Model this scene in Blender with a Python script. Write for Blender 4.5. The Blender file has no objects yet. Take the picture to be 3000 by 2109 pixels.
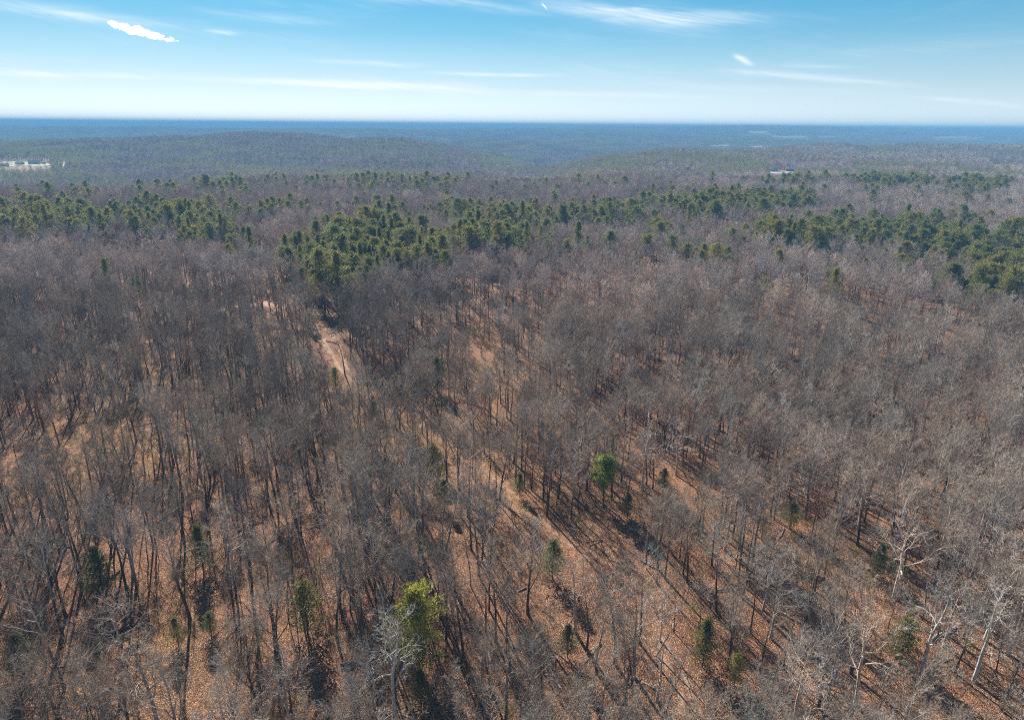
import bpy, math, random
import numpy as np
from mathutils import Matrix, Vector

# ------------------------------------------------------------------ camera, sky, sun, exposure
S = bpy.context.scene
PITCH, ROLL, FPX, W, H = math.radians(18.97), math.radians(0.46), 683.0, 1024.0, 719.0
SUN_EL, SUN_AZ = math.radians(33), math.radians(-24)      # azimuth measured from +Y towards +X
cp, sp, cr, sr = math.cos(PITCH), math.sin(PITCH), math.cos(ROLL), math.sin(ROLL)
FWD = np.array([0, cp, -sp]); R0 = np.array([1., 0, 0]); U0 = np.array([0, sp, cp])
RGT = cr * R0 + sr * U0; UPV = -sr * R0 + cr * U0
cam = bpy.data.cameras.new('camera'); camo = bpy.data.objects.new('camera', cam)
S.collection.objects.link(camo); S.camera = camo
cam.sensor_width = 36; cam.lens = 36 * FPX / W; cam.clip_start = .5; cam.clip_end = 60000
camo.matrix_world = Matrix([[RGT[0], UPV[0], -FWD[0], 0], [RGT[1], UPV[1], -FWD[1], 0], [RGT[2], UPV[2], -FWD[2], 0], [0, 0, 0, 1]])

S.view_settings.view_transform = 'Standard'; S.view_settings.look = 'None'
S.view_settings.gamma = 1; S.view_settings.use_curve_mapping = False
S.view_settings.exposure = 1.08
cy = S.cycles
cy.max_bounces = 4; cy.diffuse_bounces = 1; cy.glossy_bounces = 1; cy.transmission_bounces = 2
cy.volume_bounces = 2; cy.transparent_max_bounces = 8; cy.caustics_reflective = False; cy.caustics_refractive = False
cy.use_denoising = False
cy.denoising_input_passes = 'RGB_ALBEDO_NORMAL'; cy.denoising_prefilter = 'ACCURATE'
try: cy.denoiser = 'OPENIMAGEDENOISE'
except Exception: pass
cy.use_adaptive_sampling = True; cy.adaptive_threshold = 0.006
cy.filter_width = 1.1

def pxdir(px, py):
    v = FWD * FPX + RGT * (px - W / 2) - UPV * (py - H / 2)
    return v / np.linalg.norm(v)

sun = bpy.data.lights.new('sun', 'SUN'); sun.energy = 5.0; sun.angle = math.radians(.5); sun.color = (1, .945, .87)
suno = bpy.data.objects.new('sun', sun); S.collection.objects.link(suno)
sd = Vector((math.sin(SUN_AZ) * math.cos(SUN_EL), math.cos(SUN_AZ) * math.cos(SUN_EL), math.sin(SUN_EL)))
suno.rotation_euler = sd.to_track_quat('Z', 'Y').to_euler()

world = bpy.data.worlds.new('World'); S.world = world; world.use_nodes = True
class NT:
    def __init__(s, nt): s.nt = nt; s.n = nt.nodes; s.l = nt.links
    def new(s, t, **k):
        n = s.n.new(t)
        for a, b in k.items(): setattr(n, a, b)
        return n
    def link(s, a, b): s.l.new(a, b)
    def val(s, sock, v):
        if isinstance(v, (int, float, tuple, list)): sock.default_value = v
        else: s.l.new(v, sock)
    def m(s, op, a, b=0.0, c=0.0, clamp=False):
        n = s.new('ShaderNodeMath', operation=op); n.use_clamp = clamp
        s.val(n.inputs[0], a); s.val(n.inputs[1], b); s.val(n.inputs[2], c)
        return n.outputs[0]
    def mix(s, f, a, b, typ='MIX'):
        n = s.new('ShaderNodeMix', data_type='RGBA', blend_type=typ)
        s.val(n.inputs[0], f); s.val(n.inputs[6], a); s.val(n.inputs[7], b)
        return n.outputs[2]
    def noise(s, vec, scale, detail=3, rough=.5, dist=0.0):
        n = s.new('ShaderNodeTexNoise'); n.inputs['Scale'].default_value = scale
        n.inputs['Detail'].default_value = detail; n.inputs['Roughness'].default_value = rough
        n.inputs['Distortion'].default_value = dist
        if vec is not None: s.link(vec, n.inputs['Vector'])
        return n
    def ramp(s, f, stops):
        n = s.new('ShaderNodeValToRGB'); e = n.color_ramp.elements
        while len(e) < len(stops): e.new(.5)
        for i, (p, c) in enumerate(stops):
            e[i].position = p; e[i].color = (c[0], c[1], c[2], 1) if not isinstance(c, (int, float)) else (c, c, c, 1)
        s.val(n.inputs[0], f); return n.outputs[0]
    def xyz(s, x, y, z):
        n = s.new('ShaderNodeCombineXYZ'); s.val(n.inputs[0], x); s.val(n.inputs[1], y); s.val(n.inputs[2], z); return n.outputs[0]

w = NT(world.node_tree); w.n.clear()
sky = w.new('ShaderNodeTexSky', sky_type='NISHITA'); sky.sun_disc = False
sky.sun_elevation = SUN_EL; sky.sun_rotation = SUN_AZ
sky.altitude = 300; sky.air_density = 1.0; sky.dust_density = .3; sky.ozone_density = 3.0
geo = w.new('ShaderNodeNewGeometry')
sep = w.new('ShaderNodeSeparateXYZ'); tc = w.new('ShaderNodeTexCoord'); w.link(tc.outputs['Generated'], sep.inputs[0])
X, Y, Z = sep.outputs
az = w.m('ARCTAN2', X, Y); el = w.m('ARCSINE', Z)
# deep blue away from the horizon; unseen upper sky darkened to cut ambient fill
tint = w.ramp(w.m('MULTIPLY', el, 1.0, clamp=True), [(0, (1.85, 2.16, 2.62)), (.021, (1.62, 1.90, 2.28)), (.047, (1.30, 1.58, 1.84)), (.0865, (.897, 1.382, 1.643)), (.113, (.596, 1.209, 1.548)), (.145, (.413, 1.118, 1.517)), (.4, (.20, .55, .87)), (1, (.14, .35, .60))])
gm = w.new('ShaderNodeGamma'); gm.inputs[1].default_value = .5; w.link(sky.outputs[0], gm.inputs[0])
col = w.mix(1.0, gm.outputs[0], tint, 'MULTIPLY')
# cirrus
cv = w.xyz(w.m('MULTIPLY', az, 6.0), w.m('MULTIPLY', el, 60.0), 0.0)
fib = w.noise(w.xyz(w.m('MULTIPLY', az, 9), w.m('ADD', w.m('MULTIPLY', el, 130.0), w.m('MULTIPLY', az, 22.0)), 0.0), 1.0, 6, .65, .8).outputs[0]
brd = w.noise(cv, .9, 4, .55, .6).outputs[0]
fibm = w.m('MULTIPLY', w.m('SUBTRACT', fib, .34), 2.6, clamp=True)
def azel(px, py):
    d = pxdir(px, py); return math.atan2(d[0], d[1]), math.asin(d[2])
total = None
for (xa, ya, xb, yb, th, inten) in [
        (205, 79, 450, 86, 3.2, .95), (300, 84, 520, 92, 3.0, .5), (-10, 73, 118, 76.5, 2.8, .75), (100, 75, 168, 79, 2.0, .5),
        (440, 73, 552, 75.5, 1.6, .75), (540, -2, 700, 30, 8.0, .55), (600, 12, 760, 22, 5.5, .6), (735, 71, 900, 84, 2.4, .6),
        (-30, 2, 112, 16, 4.2, .6), (60, 16, 200, 26, 5.0, .25), (310, 61, 425, 65, 2.2, .45), (925, 98, 1030, 107, 2.0, .45),
        (480, 93, 720, 96, 3.0, .4), (205, 31, 236, 34, 2.0, .75), (735, 56, 752, 64, 2.2, 1.2), (330, -10, 560, 12, 4.0, .35),
        (200, 10, 330, 24, 3.0, .3), (780, 66, 850, 68, 2.0, .3), (542, 3, 547, 9, .6, 1.2), (640, 84, 900, 92, 5.0, .2)]:
    a0, e0 = azel(xa, ya); a1, e1 = azel(xb, yb)
    ac, ec = (a0 + a1) / 2, (e0 + e1) / 2; L = math.hypot(a1 - a0, e1 - e0) / 2; th_ = th * .00131
    ux, uy = (a1 - a0) / (2 * L), (e1 - e0) / (2 * L)
    da = w.m('SUBTRACT', az, ac); de = w.m('SUBTRACT', el, ec)
    de = w.m('ADD', de, w.m('MULTIPLY', w.m('SUBTRACT', brd, .5), th_ * 2.5))
    u = w.m('DIVIDE', w.m('ADD', w.m('MULTIPLY', da, ux), w.m('MULTIPLY', de, uy)), L)
    v = w.m('DIVIDE', w.m('SUBTRACT', w.m('MULTIPLY', de, ux), w.m('MULTIPLY', da, uy)), th_)
    r2 = w.m('ADD', w.m('POWER', w.m('ABSOLUTE', u), 3.0), w.m('MULTIPLY', v, v))
    g = w.m('MULTIPLY', w.m('EXPONENT', w.m('MULTIPLY', r2, -1.0)), inten)
    total = g if total is None else w.m('ADD', total, g)
amt = w.m('MULTIPLY', total, w.m('ADD', w.m('MULTIPLY', fibm, .75), .3))
thin = w.m('MULTIPLY', w.m('SUBTRACT', w.noise(w.xyz(w.m('MULTIPLY', az, 3), w.m('MULTIPLY', el, 22.0), 3.0), 1.3, 5, .6, .5).outputs[0], .48), .8, clamp=True)
amt = w.m('ADD', amt, w.m('MULTIPLY', thin, fibm), clamp=True)
col = w.mix(amt, col, (5.9, 6.3, 6.5, 1))
bg = w.new('ShaderNodeBackground'); bg.inputs['Strength'].default_value = .086
w.link(col, bg.inputs[0]); wo = w.new('ShaderNodeOutputWorld'); w.link(bg.outputs[0], wo.inputs[0])

HAZE_DENS, HAZE_COL = 2.5e-4, (.23, .57, .92, 1)

# ------------------------------------------------------------------ helpers
def tag(o, label=None, cat=None, group=None, kind=None):
    if label: o['label'] = label
    if cat: o['category'] = cat
    if group: o['group'] = group
    if kind: o['kind'] = kind
    return o
def empty(name, loc, rz=0., sc=1., rx=0., ry=0.):
    o = bpy.data.objects.new(name, None); S.collection.objects.link(o)
    o.location = loc; o.rotation_euler = (rx, ry, rz); o.scale = (sc, sc, sc) if not isinstance(sc, tuple) else sc
    o.empty_display_size = .5; return o
def link(name, me, parent=None):
    o = bpy.data.objects.new(name, me); S.collection.objects.link(o)
    if parent: o.parent = parent
    return o

class MB:
    """collects tubes, blades and boxes"""
    def __init__(s): s.v = []; s.f = []; s.mi = []
    def tube(s, pts, rad, n, mi=0, cap=False):
        b = len(s.v); pts = [np.asarray(p, float) for p in pts]; k = len(pts)
        ref = np.array([.3, .9, .1]) if abs((pts[-1] - pts[0])[2]) > abs((pts[-1] - pts[0])[1]) else np.array([.1, .2, .97])
        for i, p in enumerate(pts):
            d = pts[min(i + 1, k - 1)] - pts[max(i - 1, 0)]; d = d / (np.linalg.norm(d) + 1e-9)
            a = np.cross(d, ref); a /= np.linalg.norm(a) + 1e-9; c = np.cross(d, a)
            for j in range(n):
                t = 2 * math.pi * j / n
                s.v.append(tuple(p + (a * math.cos(t) + c * math.sin(t)) * rad[i]))
        for i in range(k - 1):
            for j in range(n):
                q = b + i * n; s.f.append((q + j, q + (j + 1) % n, q + n + (j + 1) % n, q + n + j)); s.mi.append(mi)
        if cap:
            s.f.append(tuple(b + j for j in range(n))); s.mi.append(mi)
            s.f.append(tuple(b + (k - 1) * n + j for j in range(n))[::-1]); s.mi.append(mi)
    def tri(s, a, b, c, mi=0):
        k = len(s.v); s.v += [tuple(a), tuple(b), tuple(c)]; s.f.append((k, k + 1, k + 2)); s.mi.append(mi)
    def quad(s, a, b, c, d, mi=0):
        k = len(s.v); s.v += [tuple(a), tuple(b), tuple(c), tuple(d)]; s.f.append((k, k + 1, k + 2, k + 3)); s.mi.append(mi)
    def box(s, x0, y0, z0, x1, y1, z1, mi=0):
        k = len(s.v)
        s.v += [(x0, y0, z0), (x1, y0, z0), (x1, y1, z0), (x0, y1, z0), (x0, y0, z1), (x1, y0, z1), (x1, y1, z1), (x0, y1, z1)]
        for q in ((0, 3, 2, 1), (4, 5, 6, 7), (0, 1, 5, 4), (1, 2, 6, 5), (2, 3, 7, 6), (3, 0, 4, 7)):
            s.f.append(tuple(k + i for i in q)); s.mi.append(mi)
    def add(s, o, off=(0, 0, 0), sc=1., rz=0.):
        k = len(s.v); c, d = math.cos(rz), math.sin(rz)
        s.v += [((x * c - y * d) * sc + off[0], (x * d + y * c) * sc + off[1], z * sc + off[2]) for x, y, z in o.v]
        s.f += [tuple(i + k for i in f) for f in o.f]; s.mi += o.mi
    def mesh(s, name, mats, smooth=True):
        me = bpy.data.meshes.new(name); me.from_pydata(s.v, [], s.f)
        for m_ in (mats if isinstance(mats, (list, tuple)) else [mats]): me.materials.append(m_)
        me.polygons.foreach_set('material_index', s.mi); me.polygons.foreach_set('use_smooth', [smooth] * len(s.f))
        me.update(); return me

# ------------------------------------------------------------------ terrain height
PXC = np.array([0, 130, 260, 390, 470, 540, 590, 650, 780, 900, 1024.])
DD = np.array([20, 200, 400, 600, 680, 830, 1100, 1500, 2000, 2300, 3000, 4000, 5000, 7000, 10000, 14000, 20000.])
TB = np.array([
    # 20  200  400  600  680  830  1100  1500  2000  2300  3000  4000  5000  7000  10000 14000 20000
    [-78, -77, -77, -75, -78, -94, -110, -89, -94, -95, -140, -140, -72, -110, -80, -21, -21],
    [-77, -76, -77, -76, -75, -90, -112, -106, -90, -86, -138, -140, -68, -110, -80, -19, -19],
    [-76, -76, -76, -76, -75, -74, -104, -108, -76, -69, -130, -138, -63, -105, -70, -16, -16],
    [-76, -77, -77, -76, -75, -72, -92, -108, -78, -70, -122, -130, -65, -95, -60, -12, -14],
    [-76, -76, -77, -78, -79, -80, -92, -104, -90, -80, -110, -128, -70, -80, -50, -8, -12],
    [-76, -76, -77, -78, -79, -83, -104, -128, -128, -126, -104, -130, -76, -60, -50, -8, -12],
    [-76, -76, -77, -78, -78, -80, -86, -90, -104, -134, -138, -98, -80, -36, -40, -10, -14],
    [-76, -76, -78, -79, -79, -79, -80, -74, -67, -90, -120, -108, -84, -10, -40, -16, -16],
    [-76, -76, -76, -77, -77, -77, -78, -74, -69, -88, -120, -108, -84, -16, -50, -20, -20],
    [-76, -75, -75, -75, -75, -76, -78, -76, -71, -88, -120, -108, -88, -19, -50, -20, -20],
    [-76, -74, -73, -73, -74, -76, -80, -81, -83, -94, -122, -110, -90, -20, -50, -20, -20.]])
TB = TB + np.where(DD <= 5000, np.minimum(.0050 * DD, 21), np.where(DD > 9000, -12, 0))[None, :]
LG = np.linspace(math.log(20), math.log(20000), 220)
TBL = np.array([np.interp(LG, np.log(DD), r) for r in TB])
PXF = np.linspace(0, 1024, 65)
TBF = np.array([np.interp(PXF, PXC, TBL[:, j]) for j in range(220)]).T
def sm(a, n, ax):
    k = np.hanning(2 * n + 3)[1:-1]; k /= k.sum()
    pad = [(0, 0), (0, 0)]; pad[ax] = (n, n); b = np.pad(a, pad, mode='edge')
    return np.apply_along_axis(lambda r: np.convolve(r, k, 'valid'), ax, b)
TBF = sm(sm(TBF, 2, 0), 3, 1)
_r = np.random.RandomState(5)
WAV = []
for wl, am, near in ((2600, 12, .0), (1500, 9, .0), (800, 7, .12), (430, 4.5, .25), (240, 2.6, .5), (120, 1.2, 1.0), (60, .5, 1.), (28, .22, 1.)):
    for k in range(3):
        a = _r.rand() * math.pi; q = 2 * math.pi / (wl * (.8 + .4 * _r.rand()))
        WAV.append((math.cos(a) * q, math.sin(a) * q, _r.rand() * 6.28, am / 2, near, wl))
for wl in (2100, 1300, 800):
    a = _r.rand() * .8 - .4; WAV.append((math.cos(a) * 6.283 / wl, math.sin(a) * 6.283 / wl, _r.rand() * 6, 5., -9., wl))
def sstep(a, b, x): t = np.clip((x - a) / (b - a), 0., 1.); return t * t * (3 - 2 * t)
def hgt(x, y):
    x = np.asarray(x, float); y = np.asarray(y, float)
    r = np.hypot(x, y) + 1e-6; a = np.arctan2(x, y); aa = np.abs(a)
    px = np.clip(512 + 723 * np.tan(np.clip(a, -.62, .62)), 0, 1024); d = np.clip(r * np.cos(np.minimum(aa, .62)), 20.01, 19990)
    fx = px / 1024 * 64; ix = np.minimum(fx.astype(int), 63); fx = fx - ix
    fy = (np.log(d) - LG[0]) / (LG[-1] - LG[0]) * 219; iy = np.minimum(fy.astype(int), 218); fy = fy - iy
    z = (TBF[ix, iy] * (1 - fx) * (1 - fy) + TBF[ix + 1, iy] * fx * (1 - fy) + TBF[ix, iy + 1] * (1 - fx) * fy + TBF[ix + 1, iy + 1] * fx * fy)
    z = z + (-88 - z) * sstep(.9, 2.2, aa)
    far = sstep(300, 2500, r)
    for kx, ky, ph, am, near, wl in WAV:
        if near < 0: z = z + am * np.sin(x * kx + y * ky + ph) * sstep(6000, 11000, r); continue
        z = z + am * np.sin(x * kx + y * ky + ph) * (near + (1 - near) * far) * (1 - .55 * sstep(6000, 12000, r)) * (1 - sstep(wl * 12, wl * 28, r)) * (1 - .5 * sstep(4000, 9000, r))
    return z
def proj(x, y, z):
    x = np.asarray(x, float); y = np.asarray(y, float); z = np.asarray(z, float)
    f = x * FWD[0] + y * FWD[1] + z * FWD[2]; f = np.where(f < 1, 1, f)
    return W / 2 + FPX * (x * RGT[0] + y * RGT[1] + z * RGT[2]) / f, H / 2 - FPX * (x * UPV[0] + y * UPV[1] + z * UPV[2]) / f
def at(px, py, h=0.):
    """ground point whose point h metres up is seen at this spot"""
    d = pxdir(px, py); t = np.exp(np.linspace(math.log(40), math.log(20000), 3000))
    g = hgt(d[0] * t, d[1] * t) + h - d[2] * t
    k = np.where(g > 0)[0]; k = k[0] if len(k) else 2500
    t0, t1 = t[max(k - 1, 0)], t[k]; g0, g1 = g[max(k - 1, 0)], g[k]
    tt = t0 + (t1 - t0) * (0 if g1 == g0 else -g0 / (g1 - g0))
    tt = min(max(tt, t0), t1); x, y = d[0] * tt, d[1] * tt
    return float(x), float(y), float(hgt(x, y))

# ------------------------------------------------------------------ materials
def mat(name):
    m_ = bpy.data.materials.new(name); m_.use_nodes = True; k = NT(m_.node_tree); k.n.clear()
    return m_, k
def out(k, sh): o = k.new('ShaderNodeOutputMaterial'); k.link(sh, o.inputs[0])
def diff(k, col, rough=.9, nrm=None, spec=.15):
    p = k.new('ShaderNodeBsdfPrincipled'); k.val(p.inputs['Base Color'], col); k.val(p.inputs['Roughness'], rough)
    p.inputs['Specular IOR Level'].default_value = spec
    if nrm is not None: k.link(nrm, p.inputs['Normal'])
    return p.outputs[0]
def bump(k, h, dist, st=1.):
    b = k.new('ShaderNodeBump'); b.inputs['Distance'].default_value = dist; b.inputs['Strength'].default_value = st
    k.link(h, b.inputs['Height']); return b.outputs[0]

def litter_color(k):
    g = k.new('ShaderNodeNewGeometry').outputs['Position']
    vo = k.new('ShaderNodeTexVoronoi'); vo.inputs['Scale'].default_value = 10.; k.link(g, vo.inputs['Vector'])
    s3 = k.new('ShaderNodeSeparateColor'); k.link(vo.outputs['Color'], s3.inputs[0])
    c = k.ramp(s3.outputs[0], [(0, (.045, .022, .013)), (.25, (.13, .058, .030)), (.55, (.25, .117, .057)), (.8, (.42, .22, .118)), (1, (.68, .45, .29))])
    n1 = k.noise(g, .09, 4, .6).outputs[0]; n2 = k.noise(g, .022, 3, .55, .4).outputs[0]; n3 = k.noise(g, .8, 4, .6).outputs[0]
    c = k.mix(k.m('MULTIPLY', k.m('SUBTRACT', n1, .42), 2.2, clamp=True), c, k.mix(1., c, (1.12, .88, .72, 1), 'MULTIPLY'))
    c = k.mix(k.m('MULTIPLY', k.m('SUBTRACT', n2, .53), 4, clamp=True), c, k.mix(1., c, (.95, 1.06, .80, 1), 'MULTIPLY'))
    c = k.mix(k.m('MULTIPLY', k.m('SUBTRACT', n3, .5), 3.6, clamp=True), c, k.mix(1., c, (.45, .42, .42, 1), 'MULTIPLY'))
    return c, g, vo, n1, n3
M = {}
m_, k = mat('leaf_litter'); c, g, vo, n1, n3 = litter_color(k)
hh = k.m('ADD', k.m('MULTIPLY', vo.outputs['Distance'], -.5), k.m('MULTIPLY', n3, .7))
out(k, diff(k, c, .85, bump(k, hh, .22))); M['litter'] = m_

m_, k = mat('track'); c, g, vo, n1, n3 = litter_color(k)
at_ = k.new('ShaderNodeAttribute', attribute_name='edge').outputs['Fac']
soil = k.ramp(k.noise(g, 1.7, 5, .65).outputs[0], [(.25, (.34, .23, .15)), (.5, (.52, .37, .26)), (.8, (.66, .51, .39))])
f = k.m('MULTIPLY', k.m('SUBTRACT', at_, k.m('MULTIPLY', k.noise(g, .45, 5, .7).outputs[0], 1.35)), 2.4, clamp=True)
c = k.mix(f, c, soil)
hh = k.m('ADD', k.m('MULTIPLY', vo.outputs['Distance'], -.3), k.m('MULTIPLY', n3, .7))
out(k, diff(k, c, .9, bump(k, hh, .18))); M['track'] = m_

def bark(name, c0, c1, tw=0.):
    m_, k = mat(name); rnd = k.new('ShaderNodeObjectInfo').outputs['Random']
    tc_ = k.new('ShaderNodeTexCoord').outputs['Object']
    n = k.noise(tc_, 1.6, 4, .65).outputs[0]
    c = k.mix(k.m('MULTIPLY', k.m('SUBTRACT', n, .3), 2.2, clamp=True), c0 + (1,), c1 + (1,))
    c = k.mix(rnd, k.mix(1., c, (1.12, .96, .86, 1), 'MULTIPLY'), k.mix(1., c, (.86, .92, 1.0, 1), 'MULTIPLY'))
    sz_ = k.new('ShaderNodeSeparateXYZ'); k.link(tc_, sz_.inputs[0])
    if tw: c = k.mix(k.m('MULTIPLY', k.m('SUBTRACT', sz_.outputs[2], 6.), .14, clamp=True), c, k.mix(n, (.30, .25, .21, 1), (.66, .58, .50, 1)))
    v = k.new('ShaderNodeHueSaturation'); k.link(c, v.inputs['Color'])
    k.link(k.m('ADD', k.m('MULTIPLY', k.m('FRACT', k.m('MULTIPLY', rnd, 7.31)), .6), .72), v.inputs['Value'])
    out(k, diff(k, v.outputs[0], .85)); return m_
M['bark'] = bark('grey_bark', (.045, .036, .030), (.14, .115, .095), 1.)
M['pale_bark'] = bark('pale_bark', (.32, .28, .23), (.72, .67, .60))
M['pine_bark'] = bark('pine_bark', (.06, .045, .036), (.17, .115, .08))
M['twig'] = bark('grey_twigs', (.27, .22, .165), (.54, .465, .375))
M['dark_twig'] = bark('shade_toned_twigs', (.11, .09, .068), (.29, .25, .205))  # backlight and vignette darkness of the left woods put into twig colour
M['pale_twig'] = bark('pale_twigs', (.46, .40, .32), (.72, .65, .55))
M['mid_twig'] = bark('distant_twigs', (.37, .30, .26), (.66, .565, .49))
M['rust'] = bark('rust_leaves', (.22, .10, .055), (.38, .20, .12))
M['wood'] = bark('bleached_wood', (.36, .29, .23), (.68, .60, .52))
M['dark_wood'] = bark('damp_wood', (.05, .038, .03), (.14, .11, .09))

def needle(name, a, b, tr=.45):
    m_, k = mat(name); rnd = k.new('ShaderNodeObjectInfo').outputs['Random']
    tc_ = k.new('ShaderNodeTexCoord').outputs['Object']
    n = k.noise(tc_, .9, 3, .6).outputs[0]; n2 = k.noise(tc_, 5.0, 2, .6).outputs[0]
    c = k.mix(k.m('MULTIPLY', k.m('SUBTRACT', k.m('ADD', k.m('MULTIPLY', n, .6), k.m('MULTIPLY', n2, .4)), .33), 3, clamp=True), a + (1,), b + (1,))
    c = k.mix(rnd, k.mix(1., c, (.80, .92, .95, 1), 'MULTIPLY'), k.mix(1., c, (1.28, 1.10, .80, 1), 'MULTIPLY'))
    p = diff(k, c, .6, spec=.3); t = k.new('ShaderNodeBsdfTranslucent'); k.link(c, t.inputs[0])
    mx = k.new('ShaderNodeMixShader'); mx.inputs[0].default_value = tr; k.link(p, mx.inputs[1]); k.link(t.outputs[0], mx.inputs[2])
    out(k, mx.outputs[0]); return m_
M['pine'] = needle('pine_needles', (.085, .10, .034), (.33, .325, .11))
M['bright_pine'] = needle('yellow_green_needles', (.22, .25, .045), (.46, .47, .12), .5)
M['cedar'] = needle('cedar_foliage', (.085, .098, .038), (.20, .205, .08), .45)
M['olive'] = needle('olive_cedar_foliage', (.15, .155, .045), (.28, .27, .09), .5)
M['brush'] = needle('undergrowth_leaves', (.10, .075, .04), (.22, .15, .08), .4)

def plain(name, a, b=None, sc=1., rough=.8):
    m_, k = mat(name); g = k.new('ShaderNodeNewGeometry').outputs['Position']
    if b is None: b = tuple(x * .8 for x in a)
    out(k, diff(k, k.mix(k.noise(g, sc, 4, .6).outputs[0], a + (1,), b + (1,)), rough, spec=.3)); return m_
M['white'] = plain('white_siding', (.50, .50, .48)); M['metal'] = plain('white_metal_roof', (.55, .56, .57), rough=.5)
M['greyroof'] = plain('grey_shingles', (.20, .21, .23)); M['red'] = plain('red_siding', (.32, .07, .05)); M['glass'] = plain('dark_glass', (.03, .04, .05), rough=.1)
M['rusty'] = plain('rust_red_roof', (.36, .15, .10)); M['door'] = plain('brown_door', (.16, .09, .05))
M['grass'] = plain('pasture_grass', (.17, .22, .08), (.28, .28, .13), .02); M['hay'] = plain('dry_grass', (.34, .28, .17), (.24, .23, .11), .03)
M['gravel'] = plain('pale_gravel', (.60, .55, .48), (.45, .40, .34), .2); M['clay'] = plain('bare_clay', (.55, .36, .28), (.42, .28, .2), .1)

# ------------------------------------------------------------------ the ground
NR, NA = 420, 540
rr = np.concatenate([[0], np.exp(np.linspace(math.log(4), math.log(18500), NR - 1))])
# finer angles ahead of the camera
u = np.linspace(-1, 1, NA + 1)[:-1]; ang = np.pi * np.sign(u) * (np.abs(u) * .45 + .55 * np.abs(u) ** 3)
RR, AA = np.meshgrid(rr[1:], ang, indexing='ij')
gx, gy = RR * np.sin(AA), RR * np.cos(AA); gz = hgt(gx, gy)
vv = np.stack([gx.ravel(), gy.ravel(), gz.ravel()], 1)
i, j = np.meshgrid(np.arange(NR - 2), np.arange(NA), indexing='ij'); jn = (j + 1) % NA
fa = np.stack([i * NA + j, (i + 1) * NA + j, (i + 1) * NA + jn, i * NA + jn], -1).reshape(-1, 4)[:, ::-1]
vv = np.vstack([vv, [[0, 0, float(hgt(0.01, 0.01))]]]); c0 = len(vv) - 1
me = bpy.data.meshes.new('forest_floor')
faces = fa.tolist() + [(c0, (j_ + 1) % NA, j_)[::-1] for j_ in range(NA)]
me.from_pydata(vv.tolist(), [], faces); me.materials.append(M['litter'])
me.polygons.foreach_set('use_smooth', [True] * len(faces)); me.update()
tag(link('ground', me), 'rolling forest floor covered in orange-brown fallen leaves', kind='structure')

# track
TRK = [(700, 745), (694, 719), (685, 690), (672, 662), (655, 632), (636, 602), (614, 583), (592, 566), (570, 549), (549, 531), (530, 513), (511, 495),
       (492, 479), (472, 463), (450, 446), (428, 429), (406, 412), (385, 398), (362, 386), (346, 372), (337, 356), (330, 342), (325, 331), (318, 320), (312, 309)]
def smooth_line(pts, n):
    P = np.array(pts); t = np.linspace(0, len(P) - 1, n)
    P = np.stack([np.interp(t, np.arange(len(P)), P[:, a]) for a in (0, 1)], 1)
    for _ in range(3): P[1:-1] = (P[:-2] + P[1:-1] * 2 + P[2:]) / 4
    return P
tw = np.array([at(*p)[:2] for p in TRK]); TR = smooth_line(tw, 260)
def ribbon(name, P, half, lift, m_, wob=.5, nx=20, fade=None):
    d = np.gradient(P, axis=0); d /= np.linalg.norm(d, axis=1)[:, None] + 1e-9; nrm = np.stack([-d[:, 1], d[:, 0]], 1)
    V = []; E = []; rs = np.random.RandomState(3); w0 = 0
    for a in range(len(P)):
        w0 = w0 * .85 + rs.randn() * wob * .3; hw = half[a] if hasattr(half, '__len__') else half
        for b in range(nx + 1):
            s_ = (b / nx * 2 - 1); q = P[a] + nrm[a] * s_ * (hw * 1.5 + w0); V.append((q[0], q[1], float(hgt(q[0], q[1])) + lift)); E.append(max(0, 1 - abs(s_) ** 2) * (1 - (.5 if wob < 1 else 0) * math.exp(-(s_ / .17) ** 2)) * (fade[a] if fade is not None else 1))
    F = [(a * (nx + 1) + b, a * (nx + 1) + b + 1, (a + 1) * (nx + 1) + b + 1, (a + 1) * (nx + 1) + b) for a in range(len(P) - 1) for b in range(nx)]
    me = bpy.data.meshes.new(name); me.from_pydata(V, [], F); me.materials.append(m_)
    at1 = me.attributes.new('edge', 'FLOAT', 'POINT'); at1.data.foreach_set('value', E)
    me.polygons.foreach_set('use_smooth', [True] * len(F)); me.update(); return link(name, me)
half = np.interp(np.linspace(0, 1, 260), [0, .2, .5, .72, .8, .86, .93, 1], [1.8, 1.8, 1.8, 1.6, 1.9, 3.4, 7.0, 4.0])
tag(ribbon('dirt_track', TR, half, .05, M['track'], fade=np.interp(np.linspace(0, 1, 260), [0, .1, .2, .4, .62, .72, .8, 1], [1., .95, .75, .85, .8, .72, 1., 1.])), 'pale old dirt track running diagonally through the bare woods', kind='structure')
# pale sandy floor showing around the pines at the clearing
P2 = smooth_line(np.array([at(*p)[:2] for p in [(210, 312), (240, 305), (270, 303), (300, 306), (330, 302), (352, 292)]]), 60)
tag(ribbon('sandy_clearing', P2, 5.0, .06, M['track'], 1.2), 'pale sandy clearing under the pines at the top of the track', kind='structure')
# faint second corridor
P3 = smooth_line(np.array([at(*p)[:2] for p in [(585, 400), (610, 430), (640, 455), (680, 485), (715, 515)]]), 60)
CORR = [(TR, 2.3), (P2, 3.4), (P3, 1.6)]
def dist_line(x, y, P):
    d = np.full(len(x), 1e9)
    for q in P[::2]: d = np.minimum(d, np.hypot(x - q[0], y - q[1]))
    return d

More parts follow.
